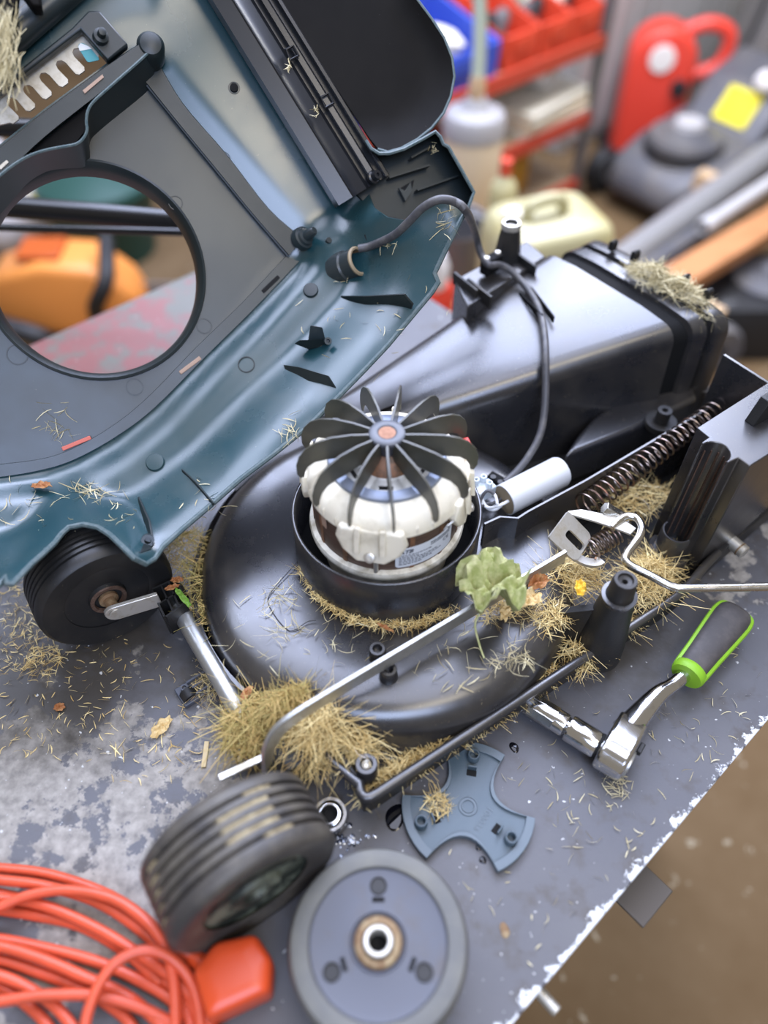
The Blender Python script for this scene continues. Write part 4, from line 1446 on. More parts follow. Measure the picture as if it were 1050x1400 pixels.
# mud packed in the grooves: short arcs
X, Y, Z = basis(AX, (0, 0, 1))
rnd = random.Random(11)
st = (0.070 - 0.012) / 6
for k in range(5):
    for s0, s1, rr in (((-4, 34, 0.0768)) if k in (1, 2, 3) else (18, 40, 0.0762), (-62 - 6 * k, -50 - 4 * k, 0.0764)):
        zz = -0.070 / 2 + 0.006 + st * (k + 0.90)
        rows = []
        n = 14
        # angle 0 is the top of the wheel; positive leans to the deck side
        for q in range(n + 1):
            a = R(lerp(s0, s1, q / n))
            dvec = V((0, 0, 1)) * math.cos(a) + DA * math.sin(a)
            h_ = rr + rnd.uniform(-0.0006, 0.0005)
            if q in (0, n):
                h_ = 0.0735
            b_ = c + AX * zz
            wv = st * 0.20 * rnd.uniform(0.8, 1.3)
            rows.append([b_ + dvec * 0.0735 - AX * wv, b_ + dvec * h_ - AX * wv * 0.8, b_ + dvec * h_ + AX * wv * 0.8, b_ + dvec * 0.0735 + AX * wv])
        obj('dried_mud', MB().loft(rows, cap=True), 'dried_mud', lw)

# wheel lying flat
c = W(517, 1287, 0.062)
c.z = 0
fw = thing('flat_wheel', 'grey mower wheel lying flat, bare hub bearing facing up', 'wheel', tuple(c))
Z = V((0, 0, 1))
obj('tyre', MB().lathe([(0.0570, 0.060), (0.0590, 0.0625), (0.066, 0.0635), (0.0725, 0.062), (0.0755, 0.057)] + [(0.0755 - 0.003 * (k % 2), 0.054 - 0.0048 * k) for k in range(10)] + [(0.074, 0.004), (0.068, 0.0), (0.055, 0.0)], c, Z, seg=84), 'tyre_flat', fw, sharp=40)
fd = obj('wheel_disc', MB().lathe([(0.0575, 0.0612), (0.0565, 0.0600), (0.052, 0.0592), (0.026, 0.0590), (0.0240, 0.0592), (0.0232, 0.0602), (0.0220, 0.0592), (0.0205, 0.0575), (0.0110, 0.0575), (0.0110, 0.005), (0.055, 0.004)], c, Z, seg=72), 'wheel_disc', fw, sharp=30)
obj('rust_ring', MB().lathe([(0.0205, 0.0577), (0.0195, 0.0605), (0.0185, 0.0612), (0.0140, 0.0612), (0.0130, 0.0600)], c, Z, seg=40), 'rust', fd)
obj('bearing_sleeve', MB().lathe([(0.0125, 0.055), (0.0125, 0.0645), (0.0115, 0.0655), (0.0090, 0.0655), (0.0082, 0.0645), (0.0082, 0.030)], c, Z, seg=40), 'zinc', fd)
obj('bore', MB().lathe([(0, 0.045), (0.0085, 0.045)], c, Z, seg=24), 'bore_black', fd)
for k in range(3):
    a = R(90 + 120 * k)
    d = V((math.cos(a), math.sin(a), 0))
    p = c + d * 0.0435 + V((0, 0, 0.0590))
    o = obj('hole', MB().lathe([(0.0076, 0.0003), (0.0072, 0.0014), (0.0064, 0.0014), (0.0060, 0.0004), (0.0058, 0.0002), (0, 0.0002)], p, seg=24), 'deck_dark', fd)
    p = c + d * 0.0325 + V((0, 0, 0.0592))
    tdir = d.cross(Z) if k else V((1, 0, 0))
    ln = d if k else V((1, 0, 0))
    obj('slot', MB().box(p, (0.0105, 0.0036, 0.0014), x=(V((1, 0, 0)) if k == 0 else (V((-0.35, 1, 0)) if k == 1 else V((0.4, 1, 0)))), z=Z), 'bore_black', fd)

# ------------------------------------------------------------------ loose parts on the bench
c = W(453, 1117, 0.004)
c.z = 0.0
br_ = thing('ball_bearing', 'small bright steel ball bearing between deck corner and muddy wheel', 'bearing', tuple(c))
tl = V((-0.10, -0.05, 1)).normalized()
c = c + V((0, 0, 0.002))
obj('outer_race', MB().lathe([(0.0168, 0), (0.0172, 0.001), (0.0172, 0.011), (0.0165, 0.012), (0.0135, 0.012), (0.0130, 0.0112), (0.0130, 0)], c, tl, seg=40), 'chrome', br_)
obj('dust_shield', MB().lathe([(0.0131, 0.0108), (0.0100, 0.0108)], c, tl, seg=36), 'bore_black', br_)
obj('inner_race', MB().lathe([(0.0122, 0.0112), (0.0118, 0.0135), (0.0110, 0.014), (0.0086, 0.014), (0.0080, 0.013), (0.0080, 0)], c, tl, seg=36), 'chrome', br_)
obj('bore', MB().lathe([(0, 0.001), (0.0080, 0.001)], c, tl, seg=20), 'bore_black', br_)

# three-armed hub cap, inside up
c = W(640, 1102, 0.006)
c.z = 0.0008
hc = thing('hub_cap', 'blue-grey three-armed plastic wheel cap lying inside up under deck lip', 'wheel cap', tuple(c))


def cap_outline(Rr, grow=0.0):
    pts = []
    for k in range(3):
        am = R(-40 + 120 * k)
        for q in range(9):
            a = am + R(-29 + 58 * q / 8)
            pts.append((math.cos(a) * (Rr + grow), math.sin(a) * (Rr + grow)))
        bm_ = am + R(60)
        e0 = V((math.cos(am + R(29)), math.sin(am + R(29)))) * Rr
        e1 = V((math.cos(am + R(91)), math.sin(am + R(91)))) * Rr
        dp_ = V((math.cos(bm_), math.sin(bm_))) * (0.030 + grow)
        for q in range(1, 12):
            t_ = q / 12
            ctrl = dp_ * 2 - (e0 + e1) * 0.5
            pts.append(tuple(e0 * (1 - t_) ** 2 + ctrl * 2 * t_ * (1 - t_) + e1 * t_ * t_))
    return pts


oo, oi = cap_outline(0.066), cap_outline(0.0615, -0.004)
mb = MB()
mb.loft([[c + V((x, y, 0.0)) for x, y in oo], [c + V((x, y, 0.008)) for x, y in oo], [c + V((x, y, 0.008)) for x, y in oi], [c + V((x, y, 0.004)) for x, y in oi]], cu=True)
obj('rim', mb, 'cover_rim', hc, bevel=0.0005)
plt = obj('plate', MB().prism([c + V((x, y, 0.0)) for x, y in cap_outline(0.0640, -0.002)], (0, 0, 0.0045)), 'cover_plastic', hc)
for k in range(3):
    am = R(-40 + 120 * k)
    d = V((math.cos(am), math.sin(am), 0))
    p = c + d * 0.0505 + V((0, 0, 0.0045))
    o = obj('peg_socket', MB().lathe([(0.0066, 0), (0.0062, 0.009), (0.0056, 0.010), (0.0046, 0.010), (0.0042, 0.009), (0.0042, 0.0005), (0, 0.0005)], p, seg=26), 'cover_plastic', hc)
    p = c + d * 0.034 + V((0, 0, 0.0047))
    o = obj('clip_hole', MB().box(p, (0.006, 0.010, 0.0006), x=d), 'bore_black', plt)
    obj('clip_lug', MB().box(p + V((0, 0, 0.004)) + d * 0.004, (0.0016, 0.009, 0.009), x=d), 'cover_plastic', plt, bevel=0.0004)
obj('centre_ring', MB().lathe([(0.0100, 0.0045), (0.0096, 0.0056), (0.0090, 0.0056), (0.0086, 0.0046), (0.0070, 0.0046), (0.0066, 0.0058), (0.0058, 0.0058), (0.0055, 0.0046)], c, seg=36), 'cover_rim', hc)
ta = R(-128)
tx, ty = V((math.cos(ta), math.sin(ta), 0)), V((-math.sin(ta), math.cos(ta), 0))
tp0 = W(668, 1101, 0.0058)
mb = text_mesh('100036', 0.0095, lambda x, y: V((tp0.x, tp0.y, c.z + 0.0051)) + tx * x + ty * y)
obj('lettering', mb, 'cover_rim', plt, recalc=False)

# ratchet wrench with socket
h0 = W(838, 1032, 0.022)
n0, n1, n2 = W(868, 985, 0.026), W(900, 950, 0.030), W(940, 922, 0.030)
g1 = W(1006, 838, 0.026)
rw = thing('ratchet_wrench', 'chrome ratchet wrench with grey and lime green grip handle', 'wrench', (h0.x, h0.y, 0))
sdir = (W(770, 990, 0.022) - W(838, 1032, 0.022)).normalized()
hdir = (n0 - h0)
hdir.z = 0
hdir = (hdir - sdir * hdir.dot(sdir)).normalized()
up = V((0, 0, 1))
# head: teardrop plate, thick along the socket axis
pl = []
for k in range(13):
    a = R(90 + 180 * k / 12)
    pl.append(h0 + hdir * (0.0215 * math.cos(a)) + up * (0.0205 * math.sin(a)))
pl += [h0 + hdir * 0.022 - up * 0.0195, h0 + hdir * 0.045 - up * 0.012, h0 + hdir * 0.045 + up * 0.012, h0 + hdir * 0.022 + up * 0.0195]
obj('ratchet_head', MB().prism([p - sdir * 0.0165 for p in pl], sdir * 0.030), 'chrome', rw, bevel=0.004, bseg=3)
obj('head_cap', MB().lathe([(0.0150, 0), (0.0145, 0.002), (0.0080, 0.003), (0.006, 0.0015), (0, 0.0015)], h0 - sdir * 0.0165, -sdir, seg=28), 'steel_bar', rw)
obj('reverse_lever', MB().box(h0 - sdir * 0.020 + hdir * 0.020 + up * 0.004, (0.012, 0.008, 0.005), x=hdir, z=-sdir), 'deck_dark', rw, bevel=0.001)
npath = smooth_path([h0 + hdir * 0.030, n0 + (n1 - n0) * 0.2, n1, lerp(n1, n2, 0.6), n2 + (g1 - n2).normalized() * 0.02], 5)
nr = [0.0155 - 0.0075 * min(1, k / (len(npath) - 1) * 1.5) for k in range(len(npath))]
obj('neck', MB().tube(npath, nr, 16), 'chrome', rw)
gd = (g1 - n2).normalized()
gs = gd.cross(up).normalized()
gu = gs.cross(gd)


def grip_rows(prof_, k=1.0, sw=1.0):
    rows = []
    for t_, wd, ht in prof_:
        p = n2 + (g1 - n2) * t_
        row = []
        for q in range(24):
            a = 2 * PI * q / 24
            x, y = math.cos(a), math.sin(a)
            x = math.copysign(abs(x) ** 0.75, x)
            y = math.copysign(abs(y) ** 0.75, y)
            row.append(p + gs * (x * wd * k * sw) + gu * (y * ht * k))
        rows.append(row)
    return rows


gp = [(-0.02, 0.012, 0.012), (0.0, 0.0150, 0.014), (0.08, 0.0158, 0.015), (0.3, 0.0168, 0.0155), (0.6, 0.0190, 0.0165), (0.85, 0.0205, 0.017), (0.95, 0.0195, 0.016), (1.0, 0.017, 0.013), (1.02, 0.008, 0.007)]
obj('grip', MB().loft(grip_rows(gp), cu=True, cap=True), 'grip_rubber', rw, sharp=70)
# lime trim runs right round the grip edge, thick at the collar
edge_pts = []
for sgn in (1, -1):
    lst = gp[1:] if sgn == 1 else gp[1:][::-1]
    for t_, wd, ht in lst:
        edge_pts.append(n2 + (g1 - n2) * t_ + gs * (sgn * wd * 0.98) + gu * 0.003)
obj('lime_trim', MB().tube(smooth_path(edge_pts, 3), 0.0036, 8), 'lime_rubber', rw)
rows = []
for t_, k in ((-0.035, 0.72), (-0.03, 1.03), (0.0, 1.12), (0.06, 1.12), (0.075, 1.0)):
    p = n2 + (g1 - n2) * t_
    rows.append([p + gs * (math.cos(2 * PI * q / 24) * 0.0165 * k) + gu * (math.sin(2 * PI * q / 24) * 0.0150 * k) for q in range(24)])
obj('lime_collar', MB().loft(rows, cu=True, cap=True), 'lime_rubber', rw, sharp=50)
s0 = h0 + sdir * 0.0140
sk = thing('socket', 'chrome socket between ratchet head and deck axle nut', 'socket', (s0.x, s0.y, 0.008))
obj('drive_end', MB().lathe([(0.008, -0.004), (0.008, 0.003), (0.0138, 0.003), (0.0145, 0.005), (0.0145, 0.034), (0.0138, 0.036), (0.009, 0.036), (0.0085, 0.045)], s0, sdir, seg=32), 'chrome', sk, sharp=30)
obj('dark_gap', MB().lathe([(0.0142, 0.0), (0.0142, 0.003), (0.0, 0.003)], s0, sdir, seg=24), 'bore_black', sk)
obj('long_end', MB().lathe([(0.0085, 0.036), (0.0122, 0.0395), (0.0126, 0.041), (0.0126, 0.085), (0.0110, 0.088), (0.0, 0.088)], s0, sdir, seg=32), 'chrome', sk, sharp=30)
for k in range(4):
    a = PI / 2 * k + 0.5
    e = basis(sdir, up)
    d = e[0] * math.cos(a) + e[1] * math.sin(a)
    obj('flat_face', MB().box(s0 + sdir * 0.066 + d * 0.0118, (0.030, 0.010, 0.0016), x=sdir, z=d), 'chrome', sk, bevel=0.0006)

# orange extension cable: one long cable laid in loops
STR = [
    [(-60, 1184, 5), (0, 1187, 5), (70, 1196, 5), (150, 1224, 6), (205, 1262, 8), (232, 1304, 9), (250, 1350, 9), (262, 1420, 8)],
    [(-60, 1198, 13), (0, 1203, 13), (60, 1211, 14), (130, 1232, 14), (190, 1270, 14), (240, 1322, 14), (280, 1420, 12)],
    [(-60, 1262, 20), (0, 1240, 22), (40, 1224, 24), (90, 1217, 25), (150, 1227, 26), (195, 1255, 27), (224, 1292, 27), (238, 1345, 26), (240, 1420, 24)],
    [(-60, 1212, 5), (0, 1222, 5), (70, 1242, 5), (140, 1278, 5), (210, 1330, 5), (262, 1372, 5), (290, 1420, 5)],
    [(-60, 1226, 14), (0, 1228, 15), (60, 1238, 15), (130, 1268, 16), (190, 1305, 16), (250, 1350, 15), (300, 1420, 12)],
    [(-60, 1236, 5), (0, 1244, 5), (50, 1252, 5), (110, 1266, 6), (170, 1300, 7), (220, 1345, 7)],
    [(-60, 1278, 6), (0, 1284, 6), (60, 1296, 7), (130, 1314, 8), (190, 1340, 8), (240, 1372, 8), (275, 1420, 8)],
    [(-60, 1290, 15), (0, 1294, 16), (60, 1312, 17), (120, 1338, 17), (180, 1366, 15), (240, 1420, 14)],
    [(-60, 1308, 5), (0, 1313, 5), (60, 1332, 6), (120, 1356, 6), (170, 1390, 6), (190, 1420, 6)],
    [(-60, 1322, 14), (0, 1334, 14), (40, 1352, 13), (80, 1380, 12), (110, 1420, 10)],
    [(-60, 1336, 5), (0, 1350, 5), (30, 1368, 5), (60, 1395, 5), (75, 1420, 5)],
    [(-60, 1376, 20), (0, 1369, 22), (60, 1361, 23), (130, 1361, 22), (185, 1375, 18), (235, 1400, 14), (255, 1425, 12)],
    [(113, 1425, 28), (120, 1385, 33), (136, 1345, 36), (160, 1315, 37), (195, 1300, 36), (228, 1306, 33), (255, 1332, 26), (270, 1370, 20), (276, 1425, 14)],
    [(236, 1296, 12), (252, 1304, 14), (268, 1312, 17), (290, 1322, 20)],
]
p = W(130, 1300, 0)
oc = thing('extension_cable', 'bright orange extension cable coiled on the bench corner', 'cable', (p.x, p.y, 0))
for k, s_ in enumerate(STR):
    pts = smooth_path([W(u, v, z / 1000) for u, v, z in s_], 5)
    obj('cable_loop', MB().tube(pts, 0.0048, 10), 'orange_cable', oc)
# plug
c = W(322, 1337, 0.024)
fx = (W(365, 1310, 0.024) - W(285, 1352, 0.024)).normalized()
fy = V((-fx.y, fx.x, 0))
rows = []
for zz, k in ((0.002, 0.90), (0.006, 0.97), (0.030, 1.0), (0.040, 0.96), (0.0425, 0.93), (0.0455, 0.80), (0.047, 0.5)):
    pl = rounded([(-0.030, -0.023), (0.024, -0.026), (0.034, -0.004), (0.028, 0.021), (-0.006, 0.030), (-0.030, 0.018)], 0.005, 3)
    rows.append([V((c.x, c.y, 0)) + fx * (x * k) + fy * (y * k) + V((0, 0, zz)) for x, y in pl])
pg = obj('plug', MB().loft(rows, cu=True, cap=True), 'orange_plug', oc, sharp=50, label='moulded orange plug')
e0 = W(290, 1322, 0.020)
obj('strain_relief', MB().tube([W(262, 1309, 0.016), W(280, 1318, 0.019), W(300, 1328, 0.022)], [0.0062, 0.0085, 0.0095], 14), 'orange_plug', pg)

# ------------------------------------------------------------------ linkage on the deck
bar = thing('link_bar', 'long flat zinc-plated steel link bar lying across the motor housing', 'bar', tuple(W(560, 890, 0.09)))
path = smooth_path([W(366, 1046, 0.060), W(368, 1024, 0.080), W(380, 1000, 0.098), W(402, 981, 0.108), W(440, 957, 0.112)], 5) + [W(640, 838, 0.112), W(772, 760, 0.112)]
obj('strip', MB().flatbar(path, (0, 0, 1), 0.020, 0.0045), 'steel_bar', bar, bevel=0.0006)
obj('foot_strip', MB().flatbar([W(300, 1064, 0.058), W(364, 1034, 0.058)], (0, 0, 1), 0.004, 0.006), 'zinc', bar)
# slotted bracket
A_ = W(776, 699, 0.140)
B_ = W(749, 735, 0.134)
C_ = W(787, 764, 0.108)
E_ = W(811, 735, 0.112)
bk = thing('slotted_bracket', 'folded zinc bracket with rounded slot at the link bar end', 'bracket', tuple(W(790, 745, 0.09)))
ex, ey = (E_ - A_), (B_ - A_)


def BP(x, y):
    return A_ + ex * x + ey * y


def slot_plate(o_, s_, off_):
    n = len(o_)
    mb = MB()
    pts = [V(q) for q in o_] + [V(q) for q in s_]
    ed = [(i, (i + 1) % n) for i in range(n)] + [(n + i, n + (i + 1) % len(s_)) for i in range(len(s_))]
    vv, ee, ff, _, _, _ = geometry.delaunay_2d_cdt(pts, ed, [], 0, 1e-6)
    fs = []
    for f in ff:
        cx_, cy_ = sum(vv[i].x for i in f) / len(f), sum(vv[i].y for i in f) / len(f)
        if inside((cx_, cy_), o_) and not inside((cx_, cy_), s_):
            fs.append(tuple(f))
    mb.add([BP(q.x, q.y) for q in vv], fs)
    return mb


oo = rounded([(0, 0), (0.92, 0.0), (1.02, 0.25), (0.88, 0.34), (0.50, 0.36), (0.50, 0.60), (0.98, 0.62), (1.0, 0.95), (0.85, 1.05), (0, 1.0)], 0.08, 3)
oo = rounded([(0, 0), (0.95, 0.0), (1.0, 0.95), (0.0, 1.0)], [0.06, 0.22, 0.22, 0.06], 5)
ss = rounded([(0.30, 0.36), (0.93, 0.36), (0.93, 0.62), (0.30, 0.62)], 0.12, 5)
obj('front_plate', slot_plate(oo, ss, None), 'zinc', bk, solid=0.003)
tp = [A_ - ey * 0.02, A_ + ex * 0.02 + ey * 0.05, W(813, 712, 0.132), W(842, 722, 0.130), W(862, 730, 0.128), W(870, 722, 0.128), W(850, 708, 0.130), W(815, 700, 0.134), W(795, 696, 0.138)]
obj('top_flange', MB().prism(tp, (0, 0, -0.003)), 'zinc', bk, bevel=0.0005)
obj('lower_tongue', MB().flatbar(smooth_path([W(784, 760, 0.104), W(800, 768, 0.10), W(814, 770, 0.098), W(822, 766, 0.098)], 3), (0, 0, 1), 0.004, 0.010), 'zinc', bk)
pb0 = W(834, 698, 0.128)
obj('pivot_bolt', MB().cyl(W(826, 694, 0.136), W(846, 706, 0.126), 0.0075, seg=6).cyl(W(842, 702, 0.128), W(858, 712, 0.122), 0.0065, seg=14), 'rod_steel', bk, bevel=0.0006)


def coil(p, q, r, n, wr, seg=18, tp_=0.0, r1=None):
    p, q = V(p), V(q)
    X, Y, Z = basis(q - p)
    r1 = r if r1 is None else r1
    pts = []
    N_ = int(n * seg)
    for k in range(N_ + 1):
        a = 2 * PI * k / seg
        t_ = k / N_
        rr = lerp(r, r1, t_)
        pts.append(p + (q - p) * t_ + X * (math.cos(a) * rr) + Y * (math.sin(a) * rr))
    return MB().tube(pts, wr, 6)


sp = obj('coil_spring', coil(W(797, 694, 0.100), W(977, 560, 0.128), 0.0150, 23, 0.0012, r1=0.0115), 'spring_steel')
tag(sp, 'long rusty steel coil spring beside the black inner wall', 'spring')
sp = obj('torsion_spring', coil(W(806, 752, 0.105), W(842, 730, 0.110), 0.0110, 7, 0.0013), 'spring_steel')
tag(sp, 'short dark torsion spring under the slotted bracket', 'spring')
rp = [(836, 722, 128), (846, 712, 130), (858, 706, 131), (870, 709, 131), (877, 720, 130), (875, 732, 128), (866, 745, 126), (857, 757, 124), (855, 765, 122), (863, 774, 121), (889, 787, 120), (910, 798, 119), (924, 803, 118), (945, 804, 118), (1080, 802, 118)]
rd = obj('bent_rod', MB().tube(smooth_path([W(u, v, z / 1000) for u, v, z in rp], 5), 0.0046, 14), 'rod_steel')
tag(rd, 'bent shiny steel rod with hooked end reaching over the deck edge', 'rod')

# ------------------------------------------------------------------ capacitor and wires
c0, c1 = W(689, 684, 0.100), W(767, 644, 0.100)
cp = thing('capacitor', 'silver white cylindrical motor capacitor behind the inner wall', 'capacitor', (c0.x, c0.y, 0.08))
ax = (c1 - c0)
LL = ax.length
obj('can', MB().lathe([(0.0180, 0.0), (0.0192, 0.0004), (0.0192, LL - 0.003), (0.0178, LL), (0, LL)], c0, ax, seg=40), 'capacitor_can', cp)
obj('end_disc', MB().lathe([(0.0182, 0.001), (0, 0.001)], c0, ax, seg=32), 'phenolic', cp)
ad = ax.normalized()
for k, (dx, dz) in enumerate(((0.006, 0.004), (-0.006, -0.004))):
    q = c0 + DB * dx * -1 + V((0, 0, dz))
    pts = smooth_path([q + ad * 0.002, q - ad * 0.012, W(668, 694 - 6 * k, 0.096), W(655, 684 + 8 * k, 0.10), W(664, 672, 0.112 + 0.004 * k), W(676, 676, 0.114), W(680, 690, 0.108)], 5)
    obj('lead_wire', MB().tube(pts, 0.0019, 8), 'wire_white' if k == 0 else 'cable_grey', cp)
obj('lead_wire', MB().tube(smooth_path([c0 + V((0, 0, -0.005)), W(676, 697, 0.092), W(664, 692, 0.096), W(656, 676, 0.104)], 5), 0.0021, 8), 'wire_white', cp)
tbk = thing('terminal_block', 'translucent white screw terminal block beside the motor ring', 'terminal block', tuple(W(662, 672, 0.085)))
obj('body', MB().box(W(661, 671, 0.100), (0.026, 0.016, 0.016), x=DA), 'clear_plastic', tbk, bevel=0.0015)
for u, v in ((650, 664), (660, 660), (668, 668)):
    p = W(u, v, 0.104)
    obj('screw_tower', MB().lathe([(0.0042, -0.01), (0.0042, 0.010), (0.0036, 0.0115), (0.0022, 0.0115), (0.002, 0.006), (0, 0.006)], p, seg=16), 'clear_plastic', tbk)
o = obj('cord_grip', MB().box(W(679, 656, 0.095), (0.022, 0.012, 0.010), x=V((0.6, -0.5, 0))), 'deck_rubber', deck, bevel=0.002)
for u, v in ((674, 653), (684, 660)):
    obj('screw', MB().lathe([(0.0035, 0), (0.0035, 0.002), (0, 0.0025)], W(u, v, 0.100), seg=14), 'deck_dark', o)

# ------------------------------------------------------------------ power cable
pts = [HP(u, v, max(hood_h(u, v), 0.055) + 0.006 + dh) for u, v, dh in ((490, 340, 0), (508, 336, 0.004), (538, 322, 0.008), (560, 302, 0.014), (578, 284, 0.02), (600, 273, 0.022), (622, 276, 0.02), (638, 290, 0.012))]
pts += [lerp(HP(650, 318, 0.07), W(650, 318, 0.235), 0.6), W(657, 345, 0.226), W(668, 362, 0.218), W(682, 362, 0.212)]
pts += [W(698, 370, 0.204), W(712, 384, 0.197), W(726, 402, 0.194), W(738, 425, 0.194), W(744, 455, 0.192), W(746, 490, 0.184), W(746, 530, 0.160), W(744, 565, 0.138), W(738, 595, 0.122), W(724, 622, 0.110), W(706, 645, 0.101), W(690, 660, 0.097)]
pc = thing('power_cable', 'dark grey power cable arching from the hood over the chute', 'cable', tuple(W(746, 530, 0.15)))
obj('cable', MB().tube(smooth_path(pts, 6), 0.0046, 12), 'cable_grey', pc)
p = W(671, 366, 0.205)
dq = (W(684, 352, 0.20) - W(658, 366, 0.20)).normalized()
o = obj('clamp', MB().box(p + V((0, 0, 0.006)), (0.030, 0.014, 0.022), x=dq), 'deck_rubber', deck, bevel=0.0015)
for s_ in (-0.0105, 0.0105):
    obj('screw', MB().lathe([(0.0042, 0), (0.0042, 0.002), (0.0032, 0.003), (0.0015, 0.003), (0.001, 0.002), (0, 0.002)], p + dq * s_ + V((0, 0, 0.017)), seg=16), 'zinc', o)

# ------------------------------------------------------------------ dry grass, leaves, debris
def blade(mb, p, d, ln, wd, curl, rnd, up=0.0):
    d = V(d).normalized()
    s_ = d.cross(V((rnd.uniform(-1, 1), rnd.uniform(-1, 1), rnd.uniform(-1, 1)))).normalized()
    c_ = V((rnd.uniform(-1, 1), rnd.uniform(-1, 1), rnd.uniform(-0.6, 0.6))) * curl * ln
    rows = []
    for k in range(5):
        t_ = k / 4 - 0.5
        q = p + d * (ln * t_) + c_ * (t_ * t_ * 2)
        w_ = wd * (1 - abs(t_) * 1.1) * 0.5
        rows.append([q - s_ * w_, q + s_ * w_])
    vs = [x for r_ in rows for x in r_]
    mb.add(vs, [(2 * i, 2 * i + 1, 2 * i + 3, 2 * i + 2) for i in range(4)])


def straw(name, label, spots, m='straw', seed=1, cat='grass'):
    """spots: (u, v, z, radius along, radius across, direction in degrees, pile height, count, blade length)"""
    rnd = random.Random(seed)
    mb = MB()
    for u, v, z, ra, rb, ang, hh, n, ln in spots:
        c_ = W(u, v, z)
        ca, sa = math.cos(R(ang)), math.sin(R(ang))
        for _ in range(n):
            r_ = math.sqrt(rnd.random())
            a = rnd.uniform(0, 2 * PI)
            x, y = r_ * math.cos(a), r_ * math.sin(a)
            top = hh * max(0.0, 1 - r_ * r_)
            p = c_ + V((ca * x * ra - sa * y * rb, sa * x * ra + ca * y * rb, top * rnd.random() ** 0.6 + 0.0015))
            if z < 0.01 and p.dot(SN) < BN0 + 0.012:
                continue
            el = rnd.uniform(-0.22, 0.26) if hh > 0.004 else rnd.uniform(-0.03, 0.1)
            az = rnd.uniform(0, 2 * PI)
            l_ = ln * rnd.uniform(0.45, 1.25)
            blade(mb, p, (math.cos(az), math.sin(az), el), l_ * 1.15, rnd.uniform(0.0005, 0.0013), rnd.uniform(0.2, 1.3) * (1.0 if hh > 0.004 else 0.45), rnd)
    o = obj(name, mb, m, recalc=False)
    return tag(o, label, cat, kind='stuff')


def along(pts, n, z, ra, rb, hh, cnt, ln):
    out = []
    P = [V((a, b2)) for a, b2 in pts]
    L_ = [(P[i + 1] - P[i]).length for i in range(len(P) - 1)]
    tot = sum(L_)
    for k in range(n):
        s_ = tot * k / max(1, n - 1)
        i = 0
        while i < len(L_) - 1 and s_ > L_[i]:
            s_ -= L_[i]
            i += 1
        q = P[i] + (P[i + 1] - P[i]) * min(1, s_ / L_[i])
        w0, w1 = W(P[i].x, P[i].y, z), W(P[i + 1].x, P[i + 1].y, z)
        out.append((q.x, q.y, z, ra, rb, math.degrees(math.atan2(w1.y - w0.y, w1.x - w0.x)), hh, cnt, ln))
    return out


straw('straw_clump', 'thick golden clump of dry grass packed in the deck corner', [
    (455, 1006, 0.035, 0.044, 0.030, 30, 0.050, 1200, 0.046), (432, 992, 0.045, 0.032, 0.024, 0, 0.045, 500, 0.046), (492, 1018, 0.035, 0.022, 0.022, 0, 0.036, 350, 0.032)], 'straw', 1)
straw('straw_clump', 'greenish dry grass heap over the front axle end', [
    (362, 985, 0.045, 0.045, 0.034, 30, 0.030, 1000, 0.036), (345, 1000, 0.03, 0.03, 0.03, 0, 0.025, 400, 0.03), (395, 958, 0.075, 0.03, 0.012, 30, 0.02, 260, 0.03)], 'straw_green', 2)
straw('straw_band', 'band of golden grass lying in the gutter along the deck lip',
      along([(522, 1064), (600, 1024), (680, 974), (742, 930)], 9, 0.026, 0.022, 0.009, 0.016, 150, 0.018) +
      along([(498, 1085), (512, 1062)], 2, 0.024, 0.012, 0.009, 0.008, 70, 0.014), 'straw', 3)
straw('straw_band', 'fringe of fine dry grass round the foot of the motor ring',
      along([(418, 790), (440, 822), (475, 845), (520, 857), (570, 855), (610, 840)], 12, 0.0835, 0.018, 0.004, 0.006, 50, 0.013), 'straw', 4)
straw('straw_heap', 'loose dry grass heap around the slotted bracket and screw post', [
    (760, 790, 0.07, 0.05, 0.025, 20, 0.018, 340, 0.035), (880, 800, 0.04, 0.040, 0.030, 40, 0.04, 420, 0.036), (900, 775, 0.03, 0.040, 0.020, 40, 0.022, 240, 0.042),
    (690, 830, 0.083, 0.035, 0.016, 30, 0.010, 200, 0.03), (745, 845, 0.075, 0.028, 0.018, 30, 0.014, 260, 0.026), (790, 800, 0.06, 0.03, 0.02, 30, 0.02, 200, 0.03),
    (870, 690, 0.06, 0.05, 0.02, 30, 0.025, 260, 0.035), (797, 902, 0.026, 0.018, 0.012, 40, 0.025, 200, 0.022), (785, 900, 0.03, 0.02, 0.02, 30, 0.03, 120, 0.03), (845, 855, 0.03, 0.02, 0.015, 30, 0.02, 200, 0.026),
    (690, 735, 0.028, 0.05, 0.02, 30, 0.012, 140, 0.03)], 'straw', 5)
straw('straw_wisp', 'pale wisp of dry grass on the chute mouth', [
    (890, 382, 0.207, 0.035, 0.018, -40, 0.022, 520, 0.022), (925, 400, 0.205, 0.036, 0.016, -40, 0.020, 480, 0.022), (958, 425, 0.195, 0.018, 0.012, -40, 0.010, 90, 0.03)], 'straw_pale', 6)
straw('straw_patch', 'dry grass caught between hood, wheel and housing', [
    (252, 752, 0.05, 0.030, 0.022, 60, 0.02, 260, 0.026), (272, 800, 0.045, 0.020, 0.040, 10, 0.025, 220, 0.03), (285, 840, 0.05, 0.010, 0.030, 10, 0.012, 90, 0.026)], 'straw_green', 7)
